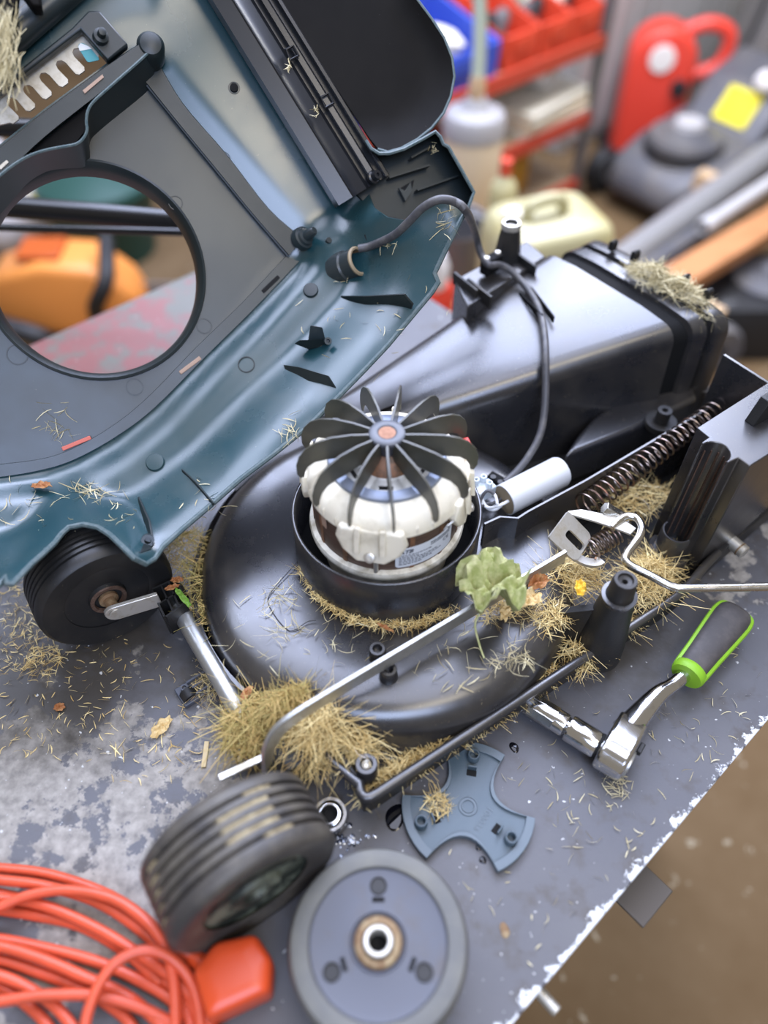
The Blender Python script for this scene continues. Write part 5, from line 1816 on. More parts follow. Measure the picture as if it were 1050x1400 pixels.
straw('scattered_straw', 'sparse straw bits scattered on the motor housing', [
    (370, 860, 0.0845, 0.075, 0.05, 20, 0.002, 34, 0.016), (380, 820, 0.0845, 0.02, 0.02, 0, 0.006, 26, 0.024), (395, 870, 0.0845, 0.02, 0.014, 0, 0.006, 22, 0.02), (650, 890, 0.0845, 0.08, 0.035, 25, 0.002, 60, 0.016),
    (700, 905, 0.084, 0.02, 0.014, 20, 0.006, 40, 0.018), (480, 880, 0.0845, 0.05, 0.03, 20, 0.002, 30, 0.014)], 'straw_pale', 8)
straw('scattered_clippings', 'fine grass clippings strewn over the bench near the mounted wheel', [
    (60, 930, 0.0, 0.10, 0.09, 0, 0.001, 170, 0.008), (30, 850, 0.0, 0.05, 0.07, 0, 0.003, 360, 0.009), (140, 960, 0.0, 0.13, 0.07, 0, 0.001, 90, 0.009), (230, 960, 0.0, 0.07, 0.07, 0, 0.001, 40, 0.012),
    (295, 935, 0.006, 0.025, 0.018, 20, 0.010, 110, 0.024), (60, 905, 0.0, 0.02, 0.02, 0, 0.006, 110, 0.014), (205, 1035, 0.0, 0.06, 0.03, 0, 0.001, 30, 0.012)], 'straw', 9)
straw('scattered_clippings', 'pale grass specks sprinkled on the bench by the wrench', [
    (870, 1075, 0.0, 0.11, 0.09, 45, 0.0008, 90, 0.009), (760, 1180, 0.0, 0.09, 0.12, 45, 0.0008, 70, 0.008), (845, 1075, 0.0, 0.016, 0.012, 0, 0.003, 40, 0.012), (960, 960, 0.0, 0.05, 0.10, -40, 0.0008, 50, 0.010)], 'straw_pale', 10)
straw('straw_tuft', 'small straw tuft caught on the wheel cap', [(598, 1100, 0.006, 0.011, 0.012, 45, 0.010, 110, 0.012)], 'straw', 12)

# grass stuck inside the hood
rnd = random.Random(21)
mb = MB()
for u, v, ru, rv, n, ln in ((70, 585, 34, 30, 22, 0.018), (115, 672, 44, 12, 44, 0.024), (40, 700, 50, 40, 18, 0.018), (150, 700, 40, 40, 18, 0.014), (495, 440, 90, 80, 26, 0.012), (525, 335, 14, 6, 12, 0.014),
                            (400, 590, 16, 20, 20, 0.018), (610, 305, 14, 26, 18, 0.018), (300, 690, 44, 34, 18, 0.012), (592, 205, 6, 6, 16, 0.010), (478, 375, 10, 10, 10, 0.012), (395, 90, 4, 8, 10, 0.009), (432, 150, 5, 10, 12, 0.009)):
    for _ in range(n):
        uu, vv = rnd.gauss(u, ru * 0.5), rnd.gauss(v, rv * 0.5)
        h = hood_h(uu, vv) if inside((uu, vv), OUT) else 0.07
        if uu > 380 and vv < 160:
            h = 0.062
        if vv < 230 and uu > 560:
            h = 0.055
        e1, e2 = HP(uu + 5, vv, hood_h(uu + 5, vv)) - HP(uu - 5, vv, hood_h(uu - 5, vv)), HP(uu, vv + 5, hood_h(uu, vv + 5)) - HP(uu, vv - 5, hood_h(uu, vv - 5))
        a = rnd.uniform(0, 2 * PI)
        blade(mb, HP(uu, vv, h + 0.004), e1 * math.cos(a) + e2 * math.sin(a), ln * rnd.uniform(0.5, 1.2), rnd.uniform(0.0006, 0.0013), rnd.uniform(0.1, 0.6), rnd)
o = obj('clinging_straw', mb, 'straw_pale', recalc=False)
tag(o, 'dry grass bits clinging to the inside of the green hood', 'grass', kind='stuff')
mb = MB()
for _ in range(260):
    uu, vv = rnd.gauss(6, 9), rnd.gauss(70, 26)
    blade(mb, HP(uu, vv, 0.085 + rnd.uniform(0, 0.012)), HP(uu + rnd.uniform(-4, 4), vv + 10, 0.085) - HP(uu, vv, 0.085), 0.03 * rnd.uniform(0.5, 1.2), 0.0012, 0.5, rnd)
o = obj('straw_tuft', mb, 'straw_pale', recalc=False)
tag(o, 'pale straw tuft hanging at the top left edge of the hood', 'grass', kind='stuff')


def leaf(name, label, pos, size, asp, ang, m, crump, lift, seed, tilt=0.0, lobes=0, cat='leaf'):
    rnd = random.Random(seed)
    n, k_ = 40, 12
    vs, fs = [], []
    off_ = V((rnd.uniform(0, 50), rnd.uniform(0, 50), 0))
    ca, sa = math.cos(R(ang)), math.sin(R(ang))
    for i in range(k_ + 1):
        for j in range(n):
            a = 2 * PI * j / n
            q = i / k_
            rr = size * (1 + (0.14 * math.cos(lobes * a) if lobes else 0) + 0.10 * math.sin(7 * a + seed)) * q
            x, y = rr * math.cos(a), rr * math.sin(a) * asp
            h = mnoise.noise(V((x, y, 0)) / size * 2.6 + off_) * crump * 0.8 + mnoise.noise(V((x, y, 3)) / size * 6.0 + off_) * crump * 0.32 + abs(y) / size * crump * 0.5 + abs(math.sin(lobes * a / 2)) * q * crump * (0.35 if lobes else 0.0)
            vs.append(V(pos) + V((x * ca - y * sa, x * sa + y * ca, max(0.0004, lift + h + x * tilt))))
    for i in range(k_):
        for j in range(n):
            fs.append((i * n + j, i * n + (j + 1) % n, (i + 1) * n + (j + 1) % n, (i + 1) * n + j))
    mb = MB().add(vs, fs)
    o = obj(name, mb, m, sharp=70, solid=0.0005)
    return tag(o, label, cat)


lf = leaf('crumpled_leaf', 'crumpled pale green leaf lying on the link bar', W(672, 812, 0.124), 0.036, 0.9, 25, 'leaf_green', 0.042, 0.008, 5, lobes=5)
obj('stalk', MB().tube(smooth_path([W(668, 825, 0.126), W(650, 850, 0.112), W(655, 880, 0.095), W(662, 900, 0.088)], 4), 0.0011, 6), 'leaf_green', lf)
leaf('dead_leaf', 'small rust brown dead leaf near the link bar', W(736, 798, 0.105), 0.012, 0.7, 30, 'leaf_brown', 0.008, 0.004, 6)
leaf('dead_leaf', 'pale tan dead leaf in front of the crumpled green leaf', W(722, 822, 0.100), 0.015, 0.7, 20, 'leaf_tan', 0.009, 0.004, 7)
leaf('yellow_petal', 'bright yellow withered petal beside the screw post', W(792, 808, 0.100), 0.011, 0.55, 80, 'leaf_yellow', 0.006, 0.006, 8, cat='petal')
leaf('dead_leaf', 'brown leaf scrap stuck upright below the green leaf', W(690, 838, 0.094), 0.012, 0.5, 80, 'leaf_tan', 0.006, 0.004, 9)
leaf('dead_leaf', 'orange leaf scrap in the rib lattice by the mounted wheel', W(243, 795, 0.076), 0.007, 0.6, 0, 'leaf_brown', 0.003, 0.003, 10)
leaf('dead_leaf', 'second orange scrap lying across the lattice ribs', W(236, 805, 0.076), 0.008, 0.45, 20, 'leaf_brown', 0.003, 0.003, 13)
leaf('grass_sprig', 'fresh green grass blade beside the housing flange', W(252, 822, 0.07), 0.016, 0.22, -50, 'leaf_fresh', 0.004, 0.008, 11)
leaf('dead_leaf', 'curled brown leaf lying on the bare bench left of the axle', W(222, 996, 0.0), 0.014, 0.5, 55, 'leaf_tan', 0.006, 0.004, 12)
leaf('dead_leaf', 'orange crumb of leaf on the bench far left', W(82, 968, 0.0), 0.006, 0.8, 0, 'leaf_brown', 0.003, 0.002, 14)
leaf('dead_leaf', 'brown leaf curl stuck inside the hood near the wheel arch', HP(58, 667, hood_h(58, 667) + 0.006), 0.011, 0.5, 0, 'leaf_brown', 0.005, 0.004, 15)
leaf('leaf_shred', 'reddish twist of stem at the foot of the motor ring', W(527, 860, 0.088), 0.010, 0.22, -30, 'leaf_brown', 0.003, 0.003, 16, cat='stem')
leaf('dead_leaf', 'rusty leaf shred against the axle tube end', W(338, 950, 0.06), 0.009, 0.5, 60, 'leaf_brown', 0.004, 0.004, 17)
c = W(281, 1032, 0.0)
o = obj('wood_splinter', MB().box(c + V((0, 0, 0.0015)), (0.005, 0.028, 0.002), x=(0.99, 0.02, 0)), 'wood_chip', bevel=0.0004)
tag(o, 'pale wood splinter lying on the bare bench', 'splinter')
# grey plastic clip piece
c = W(272, 938, 0.006)
pc_ = thing('plastic_clip', 'grey moulded plastic clip piece under the axle tube', 'clip', (c.x, c.y, 0))
ex_ = (W(300, 915, 0.006) - W(245, 950, 0.006)).normalized()
ey_ = V((-ex_.y, ex_.x, 0))
obj('base', MB().box(V((c.x, c.y, 0.004)) + ex_ * 0.012, (0.072, 0.026, 0.006), x=ex_), 'clip_plastic', pc_, bevel=0.001)
for k in (-1, 0, 1):
    obj('rail', MB().box(V((c.x, c.y, 0.009)) + ex_ * 0.018 + ey_ * (0.009 * k), (0.054, 0.0022, 0.006), x=ex_), 'clip_plastic', pc_)
obj('eyelet', MB().lathe([(0.0042, 0), (0.0042, 0.004), (0.0024, 0.004), (0.002, 0.001), (0, 0.001)], V((c.x, c.y, 0.007)) - ex_ * 0.014 + ey_ * 0.006, seg=18), 'clip_plastic', pc_)
obj('arch', MB().lathe([(0.009, -0.006), (0.009, 0.006), (0.0065, 0.006), (0.0065, -0.006)], V((c.x, c.y, 0.006)) - ex_ * 0.014 - ey_ * 0.004, ey_, x=(0, 0, 1), seg=16, a0=R(-90), a1=R(90)), 'deck_dark', pc_)
# oil drops and grease
for k, (u, v, r_, lb) in enumerate(((541, 1117, 0.013, 'black oil puddle below the deck corner'), (655, 1158, 0.004, 'tiny oil drop below the wheel cap'), (660, 1176, 0.004, 'lowest oil drop under the wheel cap'), (703, 1022, 0.006, 'black oil spot beside the deck lip'), (690, 1272, 0.006, 'dark grease blot right of the flat wheel'))):
    c = W(u, v, 0)
    mb = MB()
    pts = []
    for j in range(20):
        a = 2 * PI * j / 20
        rr = r_ * (1 + 0.14 * math.sin(2 * a + k) + 0.06 * math.sin(3 * a + k * 2))
        pts.append(c + V((rr * math.cos(a) * 0.8, rr * math.sin(a), 0)))
    rings = [[lerp(p, c, f_) + V((0, 0, z_)) for p in pts] for f_, z_ in ((0.0, 0.0001), (0.1, 0.0005), (0.35, 0.0009), (0.7, 0.0011))]
    mb.loft(rings, cu=True).add(rings[-1], [tuple(range(20))])
    tag(obj('oil_drop', mb, 'oil' if k < 4 else 'rust', sharp=80), lb, 'oil')
c = W(470, 1150, 0)
mb = MB()
rnd = random.Random(5)
for k in range(46):
    a, rr = rnd.uniform(0, 2 * PI), abs(rnd.gauss(0, 0.011))
    p = c + V((rr * math.cos(a) * 1.2, rr * math.sin(a), 0))
    mb.lathe([(rnd.uniform(0.0008, 0.003), 0.0001), (0.0006, 0.0008), (0, 0.0009)], p, seg=7)
o = obj('grease_smear', mb, 'grease_metal')
tag(o, 'shiny silvery grease smear between bearing and flat wheel', 'grease', kind='stuff')

# ------------------------------------------------------------------ background workshop
# low timber table
lt = thing('low_table', 'low pale wooden table behind the discharge chute', 'table', tuple(S(1.65, 1.2, FZ)))
for k in range(5):
    n0 = 0.75 + 0.185 * k
    obj('plank', MB().prism([S(1.25, n0, -0.605), S(2.05, n0, -0.605), S(2.05, n0 + 0.175, -0.605), S(1.25, n0 + 0.175, -0.605)], (0, 0, 0.025)), 'pale_wood', lt, bevel=0.003)
for s_ in (1.29, 1.96):
    for n_ in (0.79, 1.58):
        obj('leg', MB().prism([S(s_, n_, FZ), S(s_ + 0.05, n_, FZ), S(s_ + 0.05, n_ + 0.05, FZ), S(s_, n_ + 0.05, FZ)], (0, 0, 0.245)), 'pale_wood', lt, bevel=0.003)
# jerrycan
c = T(746, 330, 2.03)
jc = thing('jerrycan', 'translucent pale yellow plastic jerrycan on the low table', 'canister', (c.x, c.y, -0.579))
jz0, jz1 = -0.579, -0.24


def rr_rows(cx_, cy_, hx, hy, zs, ang, rad=0.05):
    rows = []
    e1, e2 = V((math.cos(R(ang)), math.sin(R(ang)), 0)), V((-math.sin(R(ang)), math.cos(R(ang)), 0))
    for z, k in zs:
        pl = rounded([(-hx * k, -hy * k), (hx * k, -hy * k), (hx * k, hy * k), (-hx * k, hy * k)], rad, 5)
        rows.append([V((cx_, cy_, z)) + e1 * x + e2 * y for x, y in pl])
    return rows


obj('body', MB().loft(rr_rows(c.x, c.y, 0.15, 0.12, ((jz0, 0.95), (jz0 + 0.02, 1.0), (jz1 - 0.06, 1.0), (jz1 - 0.015, 0.93), (jz1, 0.82)), 20), cu=True, cap=True), 'jerry', jc, sharp=60)
e1 = V((math.cos(R(20)), math.sin(R(20)), 0))
hp_ = V((c.x, c.y, jz1))
obj('grip', MB().tube(smooth_path([hp_ - e1 * 0.07 + V((0, 0, -0.01)), hp_ - e1 * 0.06 + V((0, 0, 0.035)), hp_ + e1 * 0.02 + V((0, 0, 0.04)), hp_ + e1 * 0.04 + V((0, 0, -0.01))], 5), 0.016, 10), 'jerry', jc)
obj('screw_cap', MB().lathe([(0.026, 0), (0.026, 0.03), (0.022, 0.034), (0, 0.034)], hp_ - e1 * 0.105 + V((0, 0.02, -0.015)), seg=20), 'cream', jc)
# small pale yellow bottle
c = T(688, 262, 2.16)
pb_ = thing('small_bottle', 'small pale yellow bottle between canister and jerrycan', 'bottle', (c.x, c.y, -0.579))
obj('body', MB().lathe([(0.0, -0.579), (0.038, -0.579), (0.040, -0.57), (0.040, -0.30), (0.033, -0.27), (0.014, -0.25), (0.014, -0.235), (0, -0.235)], (c.x, c.y, 0), seg=24), 'jerry', pb_)
obj('cap', MB().lathe([(0.017, -0.245), (0.017, -0.205), (0, -0.20)], (c.x, c.y, 0), seg=18), 'bin_red', pb_)
# pump canister
c = T(645, 205, 2.36)
ps = thing('pump_canister', 'beige canister with grey lid and pale green pump tube', 'canister', (c.x, c.y, -0.579))
obj('body', MB().lathe([(0, -0.579), (0.088, -0.579), (0.092, -0.57), (0.092, -0.26), (0.084, -0.24), (0, -0.24)], (c.x, c.y, 0), seg=32), 'bottle_beige', ps)
obj('lid', MB().lathe([(0.094, -0.262), (0.094, -0.215), (0.085, -0.20), (0.045, -0.185), (0.03, -0.16), (0, -0.16)], (c.x, c.y, 0), seg=32), 'grey_lid', ps)
obj('knob', MB().lathe([(0.020, -0.165), (0.026, -0.13), (0.02, -0.10), (0, -0.10)], (c.x, c.y, 0), seg=18), 'pale_wood', ps)
obj('pump_tube', MB().tube(smooth_path([V((c.x, c.y, -0.11)), V((c.x - 0.005, c.y + 0.01, 0.02)), V((c.x - 0.02, c.y + 0.02, 0.14))], 4), 0.019, 12), 'pale_green', ps)
obj('pump_head', MB().tube(smooth_path([V((c.x - 0.045, c.y + 0.03, 0.10)), V((c.x + 0.0, c.y + 0.02, 0.125)), V((c.x + 0.07, c.y + 0.0, 0.12)), V((c.x + 0.11, c.y - 0.01, 0.09))], 4), 0.024, 12), 'cream', ps)

# shelf rack along the wall
rk = thing('shelf_rack', 'red framed low storage rack with wooden boards by the wall', 'shelf', tuple(S(1.9, 1.9, FZ)))
for z in (-0.76, -0.50, -0.24):
    obj('board', MB().prism([S(1.2, 1.74, z), S(2.62, 1.74, z), S(2.62, 2.14, z), S(1.2, 2.14, z)], (0, 0, 0.02)), 'shelf_wood', rk)
    obj('front_rail', MB().prism([S(1.2, 1.725, z - 0.02), S(2.62, 1.725, z - 0.02), S(2.62, 1.74, z - 0.02), S(1.2, 1.74, z - 0.02)], (0, 0, 0.05)), 'shelf_red', rk)
for s_ in (1.2, 2.60):
    for n_ in (1.725, 2.12):
        obj('upright', MB().prism([S(s_, n_, FZ), S(s_ + 0.03, n_, FZ), S(s_ + 0.03, n_ + 0.03, FZ), S(s_, n_ + 0.03, FZ)], (0, 0, 0.85)), 'mower_grey', rk)


def storage_bin(s0, n0, z, ws, wn, h, m, label, content):
    p = S(s0 + ws / 2, n0 + wn / 2, z)
    b_ = thing('storage_bin', label, 'bin', tuple(p))
    pl = [(s0, n0), (s0 + ws, n0), (s0 + ws, n0 + wn), (s0, n0 + wn)]
    hh = [h * 0.55, h * 0.55, h, h]
    mb = MB()
    o_ = [S(a, b2, z + 0.001) for a, b2 in pl]
    t_ = [S(a + (a - s0 - ws / 2) * 0.06, b2, z + q) for (a, b2), q in zip(pl, hh)]
    ti = [lerp(q, p + V((0, 0, q.z - p.z)), 0.06) for q in t_]
    bi = [lerp(q, p + V((0, 0, q.z - p.z)), 0.10) + V((0, 0, 0.006)) for q in o_]
    mb.loft([o_, t_, ti, bi], cu=True).add(o_, [(3, 2, 1, 0)]).add(bi, [(0, 1, 2, 3)])
    obj('tray', mb, m, b_, bevel=0.002)
    obj('label_lip', MB().box(S(s0 + ws / 2, n0 - 0.006, z + h * 0.38), (ws * 0.6, 0.006, h * 0.22), x=SA), m, b_)
    for k, mm in enumerate(content):
        q = S(s0 + ws * (0.3 + 0.4 * k), n0 + wn * 0.4, z + h * 0.42)
        obj('stored_part', MB().lathe([(0.0, -h * 0.2), (ws * 0.17, -h * 0.2), (ws * 0.18, h * 0.18), (ws * 0.10, h * 0.28), (0, h * 0.28)], q, (0.3, 0.2 * k - 0.1, 1), seg=10), mm, b_)


B0 = -0.22
storage_bin(1.26, 1.75, B0, 0.34, 0.34, 0.19, 'bin_blue', 'blue storage bin at the rack end nearest the hood', ('white_cloth', 'cream'))
storage_bin(1.64, 1.75, B0, 0.42, 0.34, 0.19, 'bin_blue', 'blue storage bin holding yellow and cream parts', ('yellow_plastic', 'cream'))
storage_bin(2.10, 1.75, B0, 0.16, 0.34, 0.19, 'bin_red', 'red storage bin next to the blue bins', ('mower_black', 'mower_grey'))
storage_bin(2.28, 1.75, B0, 0.15, 0.34, 0.19, 'bin_red', 'red storage bin in the middle of the red row', ('mower_grey', 'mower_black'))
storage_bin(2.445, 1.75, B0, 0.15, 0.34, 0.19, 'bin_red', 'red storage bin at the far end of the rack', ('cream', 'mower_black'))
storage_bin(1.60, 1.75, -0.48, 0.34, 0.3, 0.13, 'bin_red', 'wide low red tray on the middle shelf', ('mower_grey', 'white_cloth'))
storage_bin(1.22, 1.75, -0.48, 0.30, 0.3, 0.13, 'bin_red', 'red tray on the middle shelf behind the beige canister', ('grey_lid', 'cream'))
# books and paper on the middle shelf
for k in range(3):
    a = S(2.42, 1.86, -0.478 + 0.030 * k)
    tag_o = thing('paper_stack', ('thick cream ledger lowest in the pile on the middle shelf', 'tan ledger between two cream ones', 'cream catalogue topmost in the pile')[k], 'book', tuple(a))
    q = a + V((0, 0, 0.015))
    obj('pages', MB().box(q, (0.36, 0.25, 0.022), x=SA + SN * 0.05 * k), 'cream', tag_o, bevel=0.002)
    for sg in (-1, 1):
        obj('cover', MB().box(q + V((0, 0, sg * 0.0125)), (0.37, 0.26, 0.003), x=SA + SN * 0.05 * k), ('book_white', 'pale_wood', 'book_white')[k], tag_o)
c = S(2.46, 1.88, -0.387)
o = thing('paper_roll', 'white round roll resting on the ledgers', 'roll', tuple(c))
obj('roll', MB().lathe([(0.025, -0.05), (0.07, -0.05), (0.075, -0.04), (0.075, 0.04), (0.07, 0.05), (0.025, 0.05)], c + V((0, 0, 0.076)), SN * -1 + SA * 0.2, seg=28), 'white_cloth', o)
obj('core', MB().lathe([(0.026, -0.052), (0.026, 0.052), (0.022, 0.052), (0.022, -0.052)], c + V((0, 0, 0.076)), SN * -1 + SA * 0.2, seg=20), 'pale_wood', o)
# lower shelf: boxes and a tin
for k, (s0, wd, hh, m_, lb) in enumerate(((1.30, 0.24, 0.17, 'pale_wood', 'tan carton on the lowest shelf behind the table'), (1.62, 0.26, 0.15, 'shelf_wood', 'brown carton on the lowest shelf beside the tan one'), (1.94, 0.24, 0.17, 'cream', 'cream carton on the lowest shelf'))):
    a = S(s0 + wd / 2, 1.92, -0.74)
    o = thing('carton', lb, 'box', tuple(a))
    obj('carton_body', MB().box(a + V((0, 0, hh / 2)), (wd, 0.26, hh), x=SA), m_, o, bevel=0.003)
    for sg in (-1, 1):
        obj('carton_flap', MB().box(a + V((0, 0, hh + 0.012)) + SN * (0.085 * sg), (wd, 0.10, 0.004), x=SA, z=V((0, 0, 1)) + SN * 0.25 * sg), m_, o)
a = S(2.36, 1.90, -0.74)
o = thing('oil_tin', 'amber yellow oil tin at the end of the lowest shelf', 'tin', tuple(a))
obj('body', MB().lathe([(0, 0), (0.085, 0), (0.088, 0.006), (0.088, 0.18), (0.084, 0.186), (0, 0.19)], a, seg=30), 'amber', o)
obj('spout', MB().lathe([(0.022, 0.185), (0.022, 0.205), (0, 0.207)], a + SA * 0.03, seg=16), 'mower_black', o)

# grey steel locker
lk = thing('steel_locker', 'tall grey ribbed steel locker behind the red machine', 'locker', tuple(S(3.8, 2.3, FZ)))
obj('case', MB().prism([S(2.92, 2.06, FZ), S(4.8, 2.06, FZ), S(4.8, 2.5, FZ), S(2.92, 2.5, FZ)], (0, 0, 1.35)), 'locker_grey', lk, bevel=0.006)
for k in range(4):
    s0 = 2.95 + 0.46 * k
    d_ = obj('door', MB().prism([S(s0, 2.045, FZ + 0.05), S(s0 + 0.44, 2.045, FZ + 0.05), S(s0 + 0.44, 2.06, FZ + 0.05), S(s0, 2.06, FZ + 0.05)], (0, 0, 1.26)), 'locker_grey', lk, bevel=0.003)
    for q in (0.11, 0.22, 0.33):
        obj('pressed_rib', MB().prism([S(s0 + q, 2.038, FZ + 0.1), S(s0 + q + 0.03, 2.038, FZ + 0.1), S(s0 + q + 0.04, 2.046, FZ + 0.1), S(s0 + q - 0.01, 2.046, FZ + 0.1)], (0, 0, 1.15)), 'locker_grey', d_)

# red upright machine
c = V((1.15, 3.5, FZ))
rm = thing('red_machine', 'red rounded upright garden machine with white round emblem', 'machine', tuple(c))
fx = V((0.97, -0.12, 0)).normalized()
fn = V((-0.12, -0.97, 0)).normalized()
zt = 0.53
pl = [(-0.13, 0.0), (0.13, 0.0), (0.135, zt * 0.6)] + [(0.135 * math.cos(R(a)), zt * 0.76 + 0.135 * math.sin(R(a)) * 0.95) for a in range(0, 181, 15)] + [(-0.135, zt * 0.6)]
obj('housing', MB().prism([c + fx * x + V((0, 0, z)) - fn * 0.09 for x, z in pl], fn * 0.18), 'mower_red', rm, bevel=0.025, bseg=4)
obj('emblem', MB().lathe([(0.052, 0), (0.050, 0.008), (0, 0.010)], c + V((0, 0, zt * 0.80)) + fn * 0.09 - fx * 0.01, fn, seg=28), 'white_emblem', rm)
obj('dark_knob', MB().lathe([(0.035, 0), (0.03, 0.03), (0, 0.035)], c + V((0, 0, zt * 0.60)) + fn * 0.09 + fx * 0.085, fn, seg=20), 'mower_black', rm)
obj('carry_handle', MB().tube(smooth_path([c + fx * 0.06 + V((0, 0, zt * 0.93)), c + fx * 0.16 + V((0, 0, zt * 1.0)), c + fx * 0.25 + V((0, 0, zt * 0.93)), c + fx * 0.24 + V((0, 0, zt * 0.72)), c + fx * 0.12 + V((0, 0, zt * 0.62))], 5), 0.028, 12), 'mower_red', rm)
obj('base_foot', MB().box(c + V((0, 0, 0.02)), (0.34, 0.26, 0.04), x=fx), 'mower_black', rm, bevel=0.01)

# grey mower with yellow sticker
c = T(945, 250, 3.22)
c.z = FZ
gm = thing('grey_mower', 'grey lawnmower with a bright yellow sticker beside red machine', 'lawnmower', tuple(c))
gx, gy = V((0.80, 0.60, 0)), V((-0.60, 0.80, 0))


def G(x, y, z):
    return c + gx * x + gy * y + V((0, 0, z))


rows = []
for x, wd, z0, z1 in ((-0.36, 0.14, 0.08, 0.14), (-0.32, 0.20, 0.06, 0.20), (-0.15, 0.23, 0.05, 0.24), (0.10, 0.24, 0.05, 0.27), (0.30, 0.23, 0.06, 0.30), (0.36, 0.20, 0.10, 0.28)):
    pl = rounded([(-wd, z0), (wd, z0), (wd * 0.92, z1), (-wd * 0.92, z1)], 0.05, 4)
    rows.append([G(x, a, b2) for a, b2 in pl])
obj('deck_body', MB().loft(rows, cu=True, cap=True), 'mower_grey', gm, sharp=60)
obj('motor_cover', MB().lathe([(0.15, 0), (0.15, 0.05), (0.135, 0.075), (0.10, 0.08), (0.09, 0.095), (0.03, 0.105), (0, 0.105)], G(-0.14, 0, 0.22), seg=36), 'mower_grey', gm)
obj('cover_cap', MB().lathe([(0.06, 0.09), (0.055, 0.118), (0, 0.12)], G(-0.14, 0, 0.22), seg=28), 'pipe_light', gm)
obj('cover_vent', MB().lathe([(0.152, 0.015), (0.155, 0.03), (0.152, 0.045)], G(-0.14, 0, 0.22), seg=36), 'mower_black', gm)
obj('rear_cover', MB().prism([G(0.04, -0.19, 0.24), G(0.34, -0.18, 0.30), G(0.36, -0.18, 0.46), G(0.16, -0.19, 0.40)], gy * 0.36), 'mower_grey', gm, bevel=0.02, bseg=3)
nrm = (G(0.16, 0, 0.40) - G(0.04, 0, 0.24)).cross(gy).normalized()
if nrm.dot(CAM - c) < 0:
    nrm = -nrm
# sticker: lies on the cover's front slope
sm = lerp(G(0.16, 0, 0.40), G(0.04, 0, 0.24), 0.40) + gy * -0.03
obj('yellow_sticker', MB().box(sm + nrm * 0.004, (0.15, 0.13, 0.004), x=gy, z=nrm), 'yellow_label', gm)
for x in (-0.28, 0.26):
    for y in (-0.25, 0.25):
        w_ = obj('wheel', MB().lathe([(0.03, -0.03), (0.085, -0.03), (0.09, -0.02), (0.09, 0.02), (0.085, 0.03), (0.03, 0.03)], G(x, y, 0.09), gy, seg=28), 'mower_black', gm)
        obj('hub', MB().lathe([(0.035, -0.032), (0.035, 0.032)], G(x, y, 0.09), gy, seg=18), 'pipe_grey', w_)
for y in (-0.18, 0.18):
    obj('handle_tube', MB().tube([G(0.30, y, 0.28), G(0.40, y, 0.50), G(0.46, y, 0.72)], 0.013, 10), 'mower_black', gm)
# grey grass bag behind it
c2 = V((1.60, 3.62, -0.2))
gb = thing('grass_bag', 'large grey fabric grass collector bag standing at the right', 'bag', (c2.x, c2.y, FZ))
rows = []
for z, k, sh in ((FZ, 0.9, 0.0), (FZ + 0.1, 1.0, 0.02), (FZ + 0.55, 0.95, 0.14), (FZ + 0.78, 0.8, 0.24), (FZ + 0.82, 0.6, 0.27)):
    pl = rounded([(-0.24 * k, -0.2 * k), (0.36 * k, -0.2 * k), (0.36 * k, 0.25 * k), (-0.24 * k, 0.25 * k)], 0.06, 4)
    rows.append([V((c2.x + 0.12 + sh + x, c2.y + 0.15 + y, z)) for x, y in pl])
obj('bag_body', MB().loft(rows, cu=True, cap=True), 'grass_bag', gb, sharp=60)
obj('bag_frame', MB().tube([rows[3][k] for k in range(len(rows[3]))], 0.012, 8, closed=True), 'mower_black', gb)
obj('white_knob', MB().lathe([(0.0, -0.035), (0.03, -0.028), (0.04, 0), (0.03, 0.028), (0, 0.035)], T(1046, 112, 2.93), (0, -1, 0.3), seg=20), 'white_emblem', gb)

# plank pile on a low trestle
tr = thing('trestle', 'low timber trestle carrying the pipes and plank', 'trestle', tuple(S(2.75, 1.05, FZ)))
for s_ in (2.72,):
    obj('crossbar', MB().prism([S(s_, 0.8, -0.65), S(s_ + 0.06, 0.8, -0.65), S(s_ + 0.06, 1.30, -0.65), S(s_, 1.30, -0.65)], (0, 0, 0.06)), 'pale_wood', tr)
    for n_ in (0.82, 1.24):
        obj('leg', MB().prism([S(s_, n_, FZ), S(s_ + 0.05, n_, FZ), S(s_ + 0.05, n_ + 0.05, FZ), S(s_, n_ + 0.05, FZ)], (0, 0, 0.2)), 'pale_wood', tr)


def long_pipe(name, label, p, q, zc, r_, m, ri_=0.8):
    a, b2 = W(*p, zc), W(*q, zc)
    o = thing(name, label, 'pipe', tuple(a))
    d = b2 - a
    obj('pipe_wall', MB().lathe([(r_ * ri_, 0), (r_, 0), (r_, d.length), (r_ * ri_, d.length), (r_ * ri_, 0)], a, d, seg=24), m, o, sharp=40)
    obj('end_socket', MB().lathe([(r_ * 1.0, 0.0), (r_ * 1.12, 0.005), (r_ * 1.12, 0.07), (r_, 0.08)], a, d, seg=24), m, o)


long_pipe('plastic_pipe', 'thick dull grey pipe lying behind the chute', (802, 392), (1080, 190), -0.54, 0.048, 'pipe_grey')
long_pipe('plastic_pipe', 'thin dark grey pipe between thick pipe and plank', (848, 390), (1080, 232), -0.553, 0.026, 'mower_grey')
long_pipe('plastic_pipe', 'light grey pipe lying on top near the plank', (960, 312), (1090, 225), -0.51, 0.024, 'pipe_light')
a, b2 = W(894, 402, -0.555), W(1104, 276, -0.555)
o = thing('timber_plank', 'long orange brown timber plank resting on the trestle', 'plank', tuple(a))
obj('board', MB().flatbar([a, b2], (0, 0, 1), 0.05, 0.10), 'plank', o, bevel=0.004)
obj('end_grain', MB().flatbar([a - (b2 - a).normalized() * 0.003, a], (0, 0, 1), 0.046, 0.096), 'pale_wood', o)
